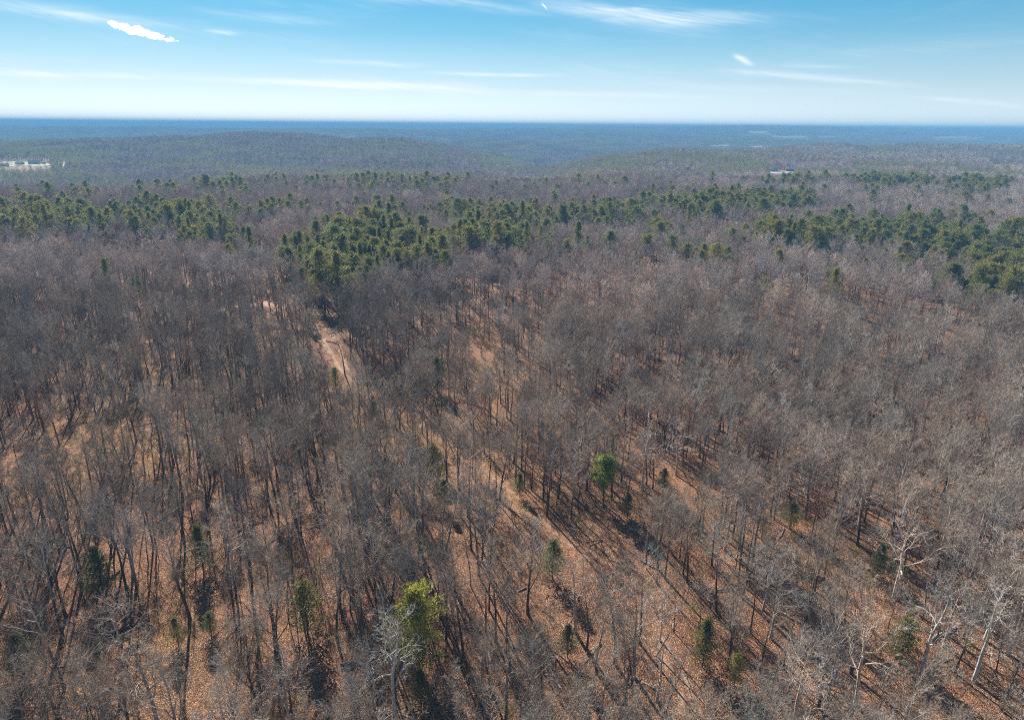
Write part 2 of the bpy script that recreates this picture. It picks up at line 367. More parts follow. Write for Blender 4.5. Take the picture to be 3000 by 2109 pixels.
# ------------------------------------------------------------------ fields (centre, half sizes in the photo), then houses on them
FIELDS = [  # px, py, rx, ry, material, label
    (24, 163.5, 30, 2.9, 'grass', 'sunlit green clearing with houses at the left edge'),
    (64.5, 164, 1.8, 2.4, 'clay', 'small patch of bare reddish clay right of the left clearing'),
    (781, 172, 15, 1.7, 'gravel', 'pale gravel yard below the white shed and red house'),
    (758, 132.3, 12, 1.3, 'hay', 'small tan hillside field on the blue ridge'),
    (790, 137.0, 21, 1.0, 'grass', 'long pale green field left of the smaller one, on the far slope'),
    (826, 136.6, 11, .9, 'grass', 'small pale green field between two longer ones on the far slope'),
    (957, 137.6, 26, 1.5, 'grass', 'largest pale green field, far slope on the right'),
    (721, 146.0, 13, .9, 'hay', 'thin straw coloured field with a tiny white house'),
    (757, 147.0, 10, .8, 'hay', 'thin straw coloured field just right of the tiny white house'),
    (1006, 165.5, 20, 1.1, 'grass', 'green meadow strip at the right edge of the woods'),
]
FM = []
for n_, (px, py, rx, ry, mt, lb) in enumerate(FIELDS):
    cpt = at(px, py); V = [(cpt[0], cpt[1])]
    for ring in (.35, .7, 1.):
        for a in range(28):
            t = 2 * math.pi * a / 28; wv = 1 + .22 * math.sin(3 * t + n_) + .12 * math.sin(7 * t + 2 * n_)
            q = at(px + rx * ring * wv * math.cos(t), py + ry * ring * wv * math.sin(t)); V.append((q[0], q[1]))
    dist = math.hypot(cpt[0], cpt[1]); lift = .25 if dist < 1000 else (.6 if dist < 2000 else 2.5)
    V = [(x, y, float(hgt(x, y)) + lift) for x, y in V]
    F = [(0, 1 + a, 1 + (a + 1) % 28) for a in range(28)]
    for r_ in range(2): F += [(1 + r_ * 28 + a, 1 + (r_ + 1) * 28 + a, 1 + (r_ + 1) * 28 + (a + 1) % 28, 1 + r_ * 28 + (a + 1) % 28) for a in range(28)]
    me = bpy.data.meshes.new('field'); me.from_pydata(V, [], F); me.materials.append(M[mt]); me.update()
    tag(link({'clay': 'clay_patch', 'gravel': 'gravel_yard'}.get(mt, 'field'), me), lb, kind='structure'); FM.append((px, py, rx, ry, dist))

def house(px, py, rz, L, D, hw, wall, roof, label, cat='house', door=True, lift=.3, nwin=3, chimney=True):
    x, y, z = at(px, py); d0 = math.hypot(x, y)
    r = empty(cat.replace(' ', '_'), (x, y, z + (.3 if d0 < 2200 else 2.6)), rz); tag(r, label, cat)
    b = MB(); b.box(-L / 2, -D / 2, 0, L / 2, D / 2, hw); gh = D * .28
    for s_ in (-1, 1):
        b.tri((s_ * L / 2, -D / 2, hw), (s_ * L / 2, D / 2, hw), (s_ * L / 2, 0, hw + gh))
    link('wall', b.mesh('wall', M[wall], False), r)
    b = MB(); e = .5; th = .22
    for s_ in (-1, 1):
        k0 = len(b.v)
        y1 = s_ * (D / 2 + e); z1 = hw - gh * e / (D / 2) + .03
        for dz in (0, th):
            b.v += [(-L / 2 - e, y1, z1 + dz), (L / 2 + e, y1, z1 + dz), (L / 2 + e, 0, hw + gh + .03 + dz), (-L / 2 - e, 0, hw + gh + .03 + dz)]
        for q in ((0, 3, 2, 1), (4, 5, 6, 7), (0, 1, 5, 4), (1, 2, 6, 5), (3, 0, 4, 7)):
            b.f.append(tuple(k0 + i_ for i_ in q)); b.mi.append(0)
    ro = link('roof', b.mesh('roof', M[roof], False), r)
    if chimney:
        b = MB(); b.box(L * .2, -.5, hw + gh - .6, L * .2 + .8, .3, hw + gh + 1.2); link('chimney', b.mesh('chimney', M['clay'], False), ro)
    wn = MB(); wn.box(-.55, -.04, 0, .55, .04, 1.2); wme = wn.mesh('window', M['glass'], False)
    for a in range(nwin):
        for s_ in (-1, 1):
            o = link('window', wme, r); o.location = (-L * .36 + L * .72 * a / max(1, nwin - 1), s_ * (D / 2 + .02), 1.1)
    if door:
        b = MB(); b.box(-.5, -.05, 0, .5, .05, 2.1); o = link('door', b.mesh('door', M['door'], False), r); o.location = (L * .1, -D / 2 - .03, 0)
    return r
house(772, 171.0, .25, 17, 10, 3.8, 'white', 'metal', 'white metal-roofed shed left of the red house on the gravel yard', 'shed', chimney=False)
house(789.5, 171.0, -.2, 13, 10, 4.2, 'red', 'metal', 'dark red house with pale roof right of the white shed')
house(796, 170.6, .1, 7, 5, 2.6, 'white', 'metal', 'small pale outbuilding at the right end of the gravel yard', 'shed', chimney=False, nwin=1)
house(34.5, 164.0, .3, 19, 12, 4.5, 'white', 'greyroof', 'grey-roofed house in the middle of the left clearing')
house(20, 164.2, -.3, 16, 9, 3.4, 'white', 'metal', 'long white building left of the grey-roofed house', 'shed', chimney=False)
house(43, 163.8, .1, 9, 7, 3, 'white', 'metal', 'small white outbuilding at the right end of the left clearing', 'shed', chimney=False, nwin=2)
house(4, 166.0, .2, 15, 9, 3.6, 'white', 'metal', 'white building cut by the left edge of the photo', 'shed', chimney=False)
house(37, 130.5, .1, 34, 16, 5, 'white', 'metal', 'long white barn on the blue ridge at far left', 'barn', chimney=False)
house(49, 129.7, 0, 16, 12, 4, 'red', 'rusty', 'small reddish house right of the long white barn on the ridge', chimney=False)
house(192, 131.4, .2, 20, 13, 4, 'white', 'metal', 'lone white farmhouse on the blue ridge, left of centre', chimney=False)
house(716, 145.6, .1, 14, 10, 3.6, 'white', 'greyroof', 'tiny white house at the thin straw coloured field', chimney=False)

# ------------------------------------------------------------------ tree builders
def bare(seed, Ht, crown_r, fork=.45, n1=12, n2=7, n3=6, n4=4, tw=.028, crook=.12, rise=.9, trunk_sides=7, rad=.2, lean=0.):
    rg = random.Random(seed); T = MB(); C = MB()
    def rv(s_): return np.array([rg.gauss(0, s_), rg.gauss(0, s_), rg.gauss(0, s_)])
    n = 9; pts = [np.zeros(3)]; d = np.array([lean, rg.gauss(0, .02), 1.])
    for a in range(n):
        d = d + rv(.025 + crook * .22 * (a / n)); d[2] = max(d[2], .8); d /= np.linalg.norm(d); pts.append(pts[-1] + d * Ht * .93 / n)
    trad = [rad * (1.25 if a == 0 else (1 - a / n) ** .8 * .95 + .03) for a in range(n + 1)]
    pts[0] = pts[0] - np.array([0, 0, .6]); T.tube(pts, trad, trunk_sides)
    def P(t):
        q = t * n; i_ = min(int(q), n - 1); return pts[i_] * (1 - (q - i_)) + pts[i_ + 1] * (q - i_), trad[i_] * (1 - (q - i_)) + trad[i_ + 1] * (q - i_)
    def line(p, d, L, r, k, up, cro):
        q = [p]; 
        for a in range(k):
            d = d + rv(cro) + np.array([0, 0, up]); d = d / np.linalg.norm(d); q.append(q[-1] + d * L / k)
        return q, d
    def sample(q, t):
        k = len(q) - 1; u_ = t * k; i_ = min(int(u_), k - 1); return q[i_] * (1 - (u_ - i_)) + q[i_ + 1] * (u_ - i_), q[i_ + 1] - q[i_]
    def spread(d, lo, hi):
        d = d / np.linalg.norm(d); a = np.cross(d, rv(1)); a /= np.linalg.norm(a) + 1e-9; t = math.radians(rg.uniform(lo, hi))
        return d * math.cos(t) + a * math.sin(t)
    def blade(p, d, L, wd, seg=1):
        s_ = np.cross(d, rv(1)); s_ = s_ / (np.linalg.norm(s_) + 1e-9) * wd * .5
        if seg == 1: C.tri(p - s_, p + s_, p + d * L)
        else:
            m1 = p + d * L * .5 + rv(L * .06); C.quad(p - s_, p + s_, m1 + s_ * .7, m1 - s_ * .7); C.tri(m1 - s_ * .7, m1 + s_ * .7, p + d * L + rv(L * .05))
    for a in range(n1):
        t = fork + (1 - fork) * (a / n1) ** .9 * .97; p, pr = P(t); th = a * 2.4 + rg.uniform(-.5, .5)
        e = math.radians(rg.uniform(22, 48) + 25 * (t - fork)) * rise
        d = np.array([math.cos(th) * math.cos(e), math.sin(th) * math.cos(e), math.sin(e)])
        L1 = crown_r * rg.uniform(.75, 1.2) * (1.15 - .75 * ((t - fork) / (1 - fork)) ** 1.5)
        q, d1 = line(p, d, L1, pr, 5, .10, crook); r1 = max(min(pr * .62, .02 + L1 * .019), .026)
        T.tube(q, [r1, r1 * .8, r1 * .62, r1 * .45, r1 * .3, r1 * .15], 4)
        for b in range(n2):
            tb = .22 + .78 * b / n2 + rg.uniform(0, .08); p2, dd = sample(q, min(tb, .99)); d2 = spread(dd, 25, 60); d2[2] += .22; d2 /= np.linalg.norm(d2)
            L2 = L1 * rg.uniform(.32, .58) * (1.15 - .5 * tb); q2, _ = line(p2, d2, L2, 0, 3, .08, crook * 1.1); r2 = max(r1 * .34 * (1.2 - .6 * tb), tw * .5)
            T.tube(q2, [r2, r2 * .75, r2 * .5, r2 * .25], 3)
            for c_ in range(n3):
                tc1 = .2 + .8 * c_ / n3 + rg.uniform(0, .1); p3, dd = sample(q2, min(tc1, .99)); d3 = spread(dd, 20, 58); d3[2] += .15; d3 /= np.linalg.norm(d3)
                L3 = max(.45, L2 * rg.uniform(.3, .6)); blade(p3, d3, L3, tw, 2 if n4 else 1)
                for e_ in range(n4):
                    te = rg.uniform(.25, 1.); d4 = spread(d3, 18, 50); blade(p3 + d3 * L3 * te, d4, L3 * rg.uniform(.35, .7), tw * .7)
    return T, C

def clump(C, p, r, n, rg, size, flat=.7, mi=0):
    for _ in range(n):
        th = rg.uniform(0, 6.283); z = rg.uniform(-.75, 1); q = math.sqrt(max(0, 1 - z * z)); u_ = rg.random() ** .4
        d = np.array([math.cos(th) * q, math.sin(th) * q, z]); c = np.array(p) + d * r * u_ * np.array([1, 1, flat])
        tip = d + np.array([rg.gauss(0, .5), rg.gauss(0, .5), rg.gauss(.35, .4)]); tip /= np.linalg.norm(tip)
        sd_ = np.cross(tip, [rg.gauss(0, 1), rg.gauss(0, 1), rg.gauss(0, 1)]); sd_ /= np.linalg.norm(sd_) + 1e-9
        s_ = size * rg.uniform(.6, 1.35); C.tri(c - sd_ * s_ * .32, c + sd_ * s_ * .32, c + tip * s_, mi)

def pine(seed, Ht=17., R=3.0, base=.42, nl=30, per=3, ntri=34, size=.42, cone=False, sparse=0.):
    rg = random.Random(seed); T = MB(); C = MB()
    lx, ly = rg.gauss(0, .35), rg.gauss(0, .35); n = 7
    tp = lambda t: np.array([lx * t * t + .12 * math.sin(t * 5 + seed), ly * t * t, Ht * t])
    T.tube([tp(a / n) - (np.array([0, 0, .6]) if a == 0 else 0) for a in range(n + 1)], [.21 * (1 - .88 * a / n) for a in range(n + 1)], 7)
    for a in range(nl):
        t = base + (1 - base) * ((a + .5) / nl) ** .85; u_ = (t - base) / (1 - base)
        prof = (1 - u_) ** .75 * 1.05 + .08 if cone else (math.sin(math.pi * min(1, .18 + .62 * u_ + .12)) ** .8) * (1 if u_ < .85 else .75)
        L = R * prof * rg.uniform(.35, 1.15)
        if rg.random() < sparse: continue
        th = a * 2.399 + rg.uniform(-.5, .5); e = math.radians(-4 + 38 * u_ + rg.uniform(-8, 12))
        d = np.array([math.cos(th) * math.cos(e), math.sin(th) * math.cos(e), math.sin(e)]); p = tp(t * .97); r1 = .022 + .016 * L
        m1 = p + d * L * .55; en = p + d * L + np.array([0, 0, .12 * L]); T.tube([p, m1, en], [r1, r1 * .65, r1 * .2], 4)
        for b in range(per):
            f_ = 1 - .27 * b - rg.uniform(0, .1); c = p + (en - p) * f_ + np.array([rg.gauss(0, .3), rg.gauss(0, .3), rg.gauss(.1, .18)]) * (.5 + .25 * R / 3)
            clump(C, c, (.45 + .17 * R) * rg.uniform(.7, 1.15) * (.72 + .28 * min(1, L / R)), ntri, rg, size)
    clump(C, tp(1.), .55, ntri, rg, size); return T, C

def cedar(seed, Ht=8., R=1.8, n=1500, size=.32, base=.06, power=.8):
    rg = random.Random(seed); T = MB(); C = MB(); k = 6
    T.tube([np.array([.05 * math.sin(a), .05 * a, Ht * .96 * a / k - (.4 if a == 0 else 0)]) for a in range(k + 1)], [.12 * (1 - .9 * a / k) for a in range(k + 1)], 6)
    nb = 46
    for a in range(nb):
        t = base + (1 - base) * (a / nb); th = a * 2.399; L = R * ((1 - t) ** power + .06) * rg.uniform(.65, 1.15); e = math.radians(rg.uniform(15, 45))
        d = np.array([math.cos(th) * math.cos(e), math.sin(th) * math.cos(e), math.sin(e)]); p = np.array([0, 0, Ht * .96 * t])
        T.tube([p, p + d * L], [.03, .008], 3)
        for b in range(4): clump(C, p + d * L * (1 - .24 * b), .28 + .11 * L, max(4, n // (nb * 4)), rg, size, 1.)
    return T, C

def lowtree(kind, seed, ntri, Ht=17., R=3.2):
    """small far trees made of few faces"""
    rg = random.Random(seed); C = MB(); C.tube([(0, 0, -1), (0, 0, Ht * .7)], [.22, .1], 3, 0)
    for _ in range(ntri):
        if kind == 'bare':
            th = rg.uniform(0, 6.283); q = math.sqrt(rg.random()); z = rg.random(); rr_ = R * math.sin(math.pi * (.18 + .74 * z)) * q
            p = np.array([math.cos(th) * rr_, math.sin(th) * rr_, Ht * (.42 + .5 * z)]); d = np.array([math.cos(th) * .5 + rg.gauss(0, .35), math.sin(th) * .5 + rg.gauss(0, .35), 1.]); L = rg.uniform(1., 2.6); wd = .075 * (300 / ntri) ** .8
            s_ = np.cross(d, [rg.gauss(0, 1), rg.gauss(0, 1), rg.gauss(0, 1)]); s_ /= np.linalg.norm(s_); d /= np.linalg.norm(d)
            C.tri(p - s_ * wd, p + s_ * wd, p + d * L, 1)
    if kind == 'pine':
        k = max(5, ntri // 14)
        for a in range(k):
            t = (a + .5) / k; th = a * 2.399; rr_ = R * .72 * math.sin(math.pi * (.25 + .7 * t)) * rg.uniform(.5, 1.1)
            clump(C, (math.cos(th) * rr_, math.sin(th) * rr_, Ht * (.45 + .52 * t)), R * .36 * rg.uniform(.8, 1.2), ntri // k, rg, 1.25 * (60 / ntri) ** .4, .8, 1)
    return C

PR = {}
def addproto(key, T, C, mt, mc):
    J = MB(); J.add(T); J.mi = [0] * len(J.f); k0 = len(J.f); J.add(C); J.mi = [0] * k0 + [1] * (len(J.f) - k0)
    PR.setdefault(key, []).append((T.mesh('trunk', M[mt]), C.mesh('crown', M[mc], False), J.mesh(key, [M[mt], M[mc]], False)))
for s_ in range(6): addproto('tall', *bare(10 + s_, 18.5, 4.5 + .3 * (s_ % 3), .44 + .03 * (s_ % 3), 14, 8, 7, 6, .030, .12, rad=.23), 'bark', 'twig')
for s_ in range(4): addproto('slender', *bare(30 + s_, 16.5, 2.9 + .2 * s_, .46, 12, 7, 6, 5, .028, .10, 1.15, rad=.14, lean=.04), 'bark', 'twig')
for s_ in range(3): addproto('small', *bare(50 + s_, 10.5, 2.8, .28, 12, 7, 6, 5, .026, .15, rad=.09), 'bark', 'twig')
for s_ in range(3): addproto('gnarled', *bare(60 + s_, 16, 5.6, .36, 13, 7, 6, 4, .036, .30, .72, rad=.30), 'pale_bark', 'pale_twig')
for s_ in range(2): addproto('forked', *bare(70 + s_, 18, 5.1, .26, 13, 8, 7, 5, .030, .17, 1.25, rad=.25), 'bark', 'twig')
for s_ in range(4): addproto('shadetall', *bare(90 + s_, 18.5, 4.3 + .3 * (s_ % 3), .48, 13, 8, 7, 5, .028, .11, rad=.25), 'bark', 'dark_twig')
for s_ in range(3): addproto('shadeslender', *bare(95 + s_, 17.5, 2.9 + .2 * s_, .52, 12, 7, 6, 4, .027, .09, 1.15, rad=.16), 'bark', 'dark_twig')
for s_ in range(2):                                   # oaks that keep dead leaves
    T, C = bare(80 + s_, 12.5, 3.0, .3, 12, 6, 4, 0, .024, .14); rg = random.Random(s_)
    for _ in range(1500):
        th = rg.uniform(0, 6.28); z = rg.random(); q = 3.1 * math.sin(math.pi * (.2 + .7 * z)) * math.sqrt(rg.random())
        clump(C, (math.cos(th) * q, math.sin(th) * q, 12.5 * (.3 + .62 * z)), .22, 1, rg, .2, 1.)
    addproto('leafy', T, C, 'bark', 'rust')
for s_ in range(5): addproto('pine', *pine(100 + s_, 16.5, 4.1 + .4 * (s_ % 3), .46 + .07 * (s_ % 2), 46 - 5 * (s_ % 3), 3, 24, .42), 'pine_bark', 'pine')
for s_ in range(2): addproto('conepine', *pine(110 + s_, 18, 3.2, .3, 46, 3, 22, .40, True), 'pine_bark', 'pine')
for s_ in range(2): addproto('brightpine', *pine(120 + s_, 15, 4.1, .20, 46, 4, 44, .36, False, .05), 'pine_bark', 'bright_pine')
addproto('roundpine', *pine(125, 12, 3.3, .42, 34, 3, 46, .34), 'pine_bark', 'bright_pine')
for s_ in range(3): addproto('cedar', *cedar(130 + s_, 8, 2.9 + .3 * s_, 3600, .24), 'bark', 'cedar')
for s_ in range(2): addproto('olive', *cedar(140 + s_, 6.5, 2.7, 2700, .24, power=.6), 'bark', 'olive')
# middle distance versions
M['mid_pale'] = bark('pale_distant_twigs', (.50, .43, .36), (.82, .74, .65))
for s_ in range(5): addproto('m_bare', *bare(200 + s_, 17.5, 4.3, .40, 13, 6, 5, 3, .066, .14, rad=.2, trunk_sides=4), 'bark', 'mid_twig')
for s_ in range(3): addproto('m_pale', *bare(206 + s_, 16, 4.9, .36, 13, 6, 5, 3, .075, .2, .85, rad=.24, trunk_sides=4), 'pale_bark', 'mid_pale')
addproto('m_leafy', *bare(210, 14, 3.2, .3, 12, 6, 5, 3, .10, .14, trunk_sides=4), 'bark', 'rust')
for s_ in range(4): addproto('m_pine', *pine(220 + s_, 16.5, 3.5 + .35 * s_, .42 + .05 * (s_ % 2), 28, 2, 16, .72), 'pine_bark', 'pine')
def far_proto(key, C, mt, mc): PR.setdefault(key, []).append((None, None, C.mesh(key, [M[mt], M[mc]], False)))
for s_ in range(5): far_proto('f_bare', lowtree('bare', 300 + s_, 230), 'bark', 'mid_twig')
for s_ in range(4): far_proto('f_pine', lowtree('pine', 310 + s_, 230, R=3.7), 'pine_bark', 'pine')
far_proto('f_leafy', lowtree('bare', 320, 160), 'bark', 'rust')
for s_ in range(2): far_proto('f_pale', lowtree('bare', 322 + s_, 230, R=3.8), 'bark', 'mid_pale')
for kind, mc in (('bare', 'mid_twig'), ('pine', 'pine')):        # groves for the far ridges
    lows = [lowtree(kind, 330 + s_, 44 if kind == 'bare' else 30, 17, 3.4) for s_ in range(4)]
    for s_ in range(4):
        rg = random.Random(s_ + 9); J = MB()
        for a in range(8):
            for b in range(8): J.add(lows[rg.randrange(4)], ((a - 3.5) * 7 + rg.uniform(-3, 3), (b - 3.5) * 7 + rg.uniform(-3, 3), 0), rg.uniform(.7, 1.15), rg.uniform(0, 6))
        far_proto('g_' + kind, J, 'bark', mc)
# shrubs
for s_ in range(4):
    rg = random.Random(400 + s_); C = MB(); T = MB()
    for a in range(9):
        th = rg.uniform(0, 6.28); d = np.array([math.cos(th) * .45, math.sin(th) * .45, 1.]); p = np.array([rg.gauss(0, .3), rg.gauss(0, .3), 0])
        L = rg.uniform(1.6, 3.2); T.tube([p, p + d * L * .5, p + d * L + np.array([0, 0, .2])], [.022, .015, .006], 3)
        for b in range(16):
            q = p + d * L * rg.uniform(.25, 1); dd = np.array([rg.gauss(0, .6), rg.gauss(0, .6), .7]); dd /= np.linalg.norm(dd); s2 = np.cross(dd, [rg.gauss(0, 1), 1, rg.gauss(0, 1)]); s2 /= np.linalg.norm(s2)
            C.tri(q - s2 * .012, q + s2 * .012, q + dd * rg.uniform(.4, 1.1))
            if s_ % 2 == 0 and b % 2: clump(C, q + dd * .4, .2, 2, rg, .13, 1.)
    addproto('shrub', T, C, 'bark', 'twig' if s_ % 2 else ('olive' if s_ == 2 else 'brush'))

PROTO_COLL = {}
def scatter(name, keys, x, y, z, rz, sc, idx, label, parent=None):
    """one object of many instances on points"""
    if keys not in PROTO_COLL:
        c = bpy.data.collections.new('prototypes'); n = 0
        for key in keys:
            for (t_, c_, J) in PR[key]:
                o = bpy.data.objects.new('proto_%03d' % n, J); c.objects.link(o); n += 1
        PROTO_COLL[keys] = c
    me = bpy.data.meshes.new(name); me.vertices.add(len(x)); me.vertices.foreach_set('co', np.stack([x, y, z], 1).astype('f').ravel())
    a = me.attributes.new('rz', 'FLOAT', 'POINT'); a.data.foreach_set('value', np.asarray(rz, 'f'))
    a = me.attributes.new('sc', 'FLOAT', 'POINT'); a.data.foreach_set('value', np.asarray(sc, 'f'))
    a = me.attributes.new('pi', 'INT', 'POINT'); a.data.foreach_set('value', np.asarray(idx, 'i'))
    me.update(); o = link(name, me); tag(o, label, kind='stuff')
    ng = bpy.data.node_groups.new(name, 'GeometryNodeTree')
    ng.interface.new_socket('Geometry', in_out='INPUT', socket_type='NodeSocketGeometry'); ng.interface.new_socket('Geometry', in_out='OUTPUT', socket_type='NodeSocketGeometry')
    N = NT(ng); gi = N.new('NodeGroupInput'); go = N.new('NodeGroupOutput'); ip = N.new('GeometryNodeInstanceOnPoints'); ci = N.new('GeometryNodeCollectionInfo')
    ci.inputs['Collection'].default_value = PROTO_COLL[keys]; ci.inputs['Separate Children'].default_value = True; ci.inputs['Reset Children'].default_value = True
    def na(nm, ty): q = N.new('GeometryNodeInputNamedAttribute', data_type=ty); q.inputs['Name'].default_value = nm; return q.outputs[0]
    N.link(gi.outputs[0], ip.inputs['Points']); N.link(ci.outputs[0], ip.inputs['Instance']); ip.inputs['Pick Instance'].default_value = True
    N.link(na('pi', 'INT'), ip.inputs['Instance Index'])
    cx = N.new('ShaderNodeCombineXYZ'); N.link(na('rz', 'FLOAT'), cx.inputs[2]); N.link(cx.outputs[0], ip.inputs['Rotation'])
    N.link(na('sc', 'FLOAT'), ip.inputs['Scale']); N.link(ip.outputs[0], go.inputs[0])
    md = o.modifiers.new('scatter', 'NODES'); md.node_group = ng; return o

# ------------------------------------------------------------------ where pines grow (ellipses as seen from the drone: x, y, rx, ry, density)
PINES = [(95, 216, 130, 13, .72), (205, 228, 40, 16, .8), (250, 207, 50, 8, .3), (300, 242, 45, 11, .5), (385, 236, 70, 13, .85), (395, 256, 85, 12, .92), (480, 242, 75, 13, .92), (335, 273, 42, 15, .9),
         (560, 246, 40, 4, .8), (430, 213, 60, 8, .6), (520, 213, 60, 9, .65), (610, 214, 60, 10, .75), (690, 208, 50, 9, .75), (775, 201, 68, 9, .95), (890, 180, 52, 7, .95), (975, 187, 32, 6, .9),
         (802, 181, 36, 4, .8), (640, 220, 100, 4, .4), (800, 233, 50, 10, .75), (720, 255, 22, 6, .85), (870, 240, 55, 11, .8), (930, 225, 100, 12, .6), (955, 250, 95, 26, .95), (1005, 276, 66, 24, 1.1), (880, 232, 60, 12, .8),
         (905, 262, 45, 10, .75), (834, 279, 16, 6, .9), (650, 224, 20, 16, .75), (640, 163, 100, 5, .6), (620, 174, 80, 3, .5), (360, 168, 150, 8, .26), (270, 185, 140, 8, .14), (430, 180, 120, 7, .24),
         (80, 150, 110, 6, .6), (240, 148, 80, 5, .45), (60, 178, 80, 8, .3), (370, 148, 90, 6, .3), (500, 160, 34, 6, .9), (584, 145, 13, 3, .9), (620, 158, 70, 5, .6), (690, 160, 70, 5, .5), (250, 163, 130, 9, .3), (560, 150, 60, 5, .3), (1008, 161, 18, 1.8, .9), (870, 150, 30, 3, .5), (700, 152, 60, 4, .4), (610, 144, 30, 2, .7), (760, 150, 50, 3.5, .5),
         (520, 155, 25, 5, .4), (660, 135, 60, 2.5, .6), (560, 180, 50, 5, .25), (30, 223, 50, 10, .5)]
vn = np.random.RandomState(11).rand(256, 256)
def vnoise(x, y, s_):
    x = x / s_ + 1000.3; y = y / s_ + 1000.7; a = np.floor(x).astype(int); b = np.floor(y).astype(int); u_ = x - a; v_ = y - b; u_ = u_ * u_ * (3 - 2 * u_); v_ = v_ * v_ * (3 - 2 * v_); g_ = lambda p, q: vn[p % 256, q % 256]
    return g_(a, b) * (1 - u_) * (1 - v_) + g_(a + 1, b) * u_ * (1 - v_) + g_(a, b + 1) * (1 - u_) * v_ + g_(a + 1, b + 1) * u_ * v_
def pine_prob(x, y, z):
    px, py = proj(x, y, z + 12.); r = np.hypot(x, y); nz = vnoise(x, y, 22) * .5 + vnoise(x, y, 60) * .5
    p = np.zeros(len(px))
    px = px + (vnoise(x, y, 40) - .5) * 40; py = py + (vnoise(y, x, 55) - .5) * 9
    for (a, b, rx, ry, dn) in PINES:
        q = ((px - a) / rx) ** 2 + ((py - b) / ry) ** 2
        p = np.maximum(p, dn * np.clip((1.08 - q + (nz - .5) * 2.1) * 1.1, 0, 1))
    bgp = np.clip((vnoise(x, y, 90 + 0 * r) - .60) * 4, 0, .7) * sstep(900, 1200, r) + np.clip((vnoise(x, y, 300) - .55) * 3, 0, .7) * sstep(2200, 3500, r) + .03 * sstep(280, 400, r)
    out_ = np.maximum(p, bgp)
    return np.where(((px - 565) / 26) ** 2 + ((py - 154 + (px - 565) * .28) / 3.2) ** 2 < 1, .03, out_)
def cleared(x, y, z):
    bx, by = proj(x, y, z); tx, ty = proj(x, y, z + 17); out_ = np.zeros(len(x), bool)
    r = np.hypot(x, y)
    for (px, py, rx, ry, d0) in FM:
        out_ |= (rs.rand(len(x)) < .975) & (np.abs(bx - px) < rx * (1 + .15 * np.sin(by))) & (by > py - ry * .8) & (ty < py + ry * .8) & (r < d0 * 1.12)
    return out_

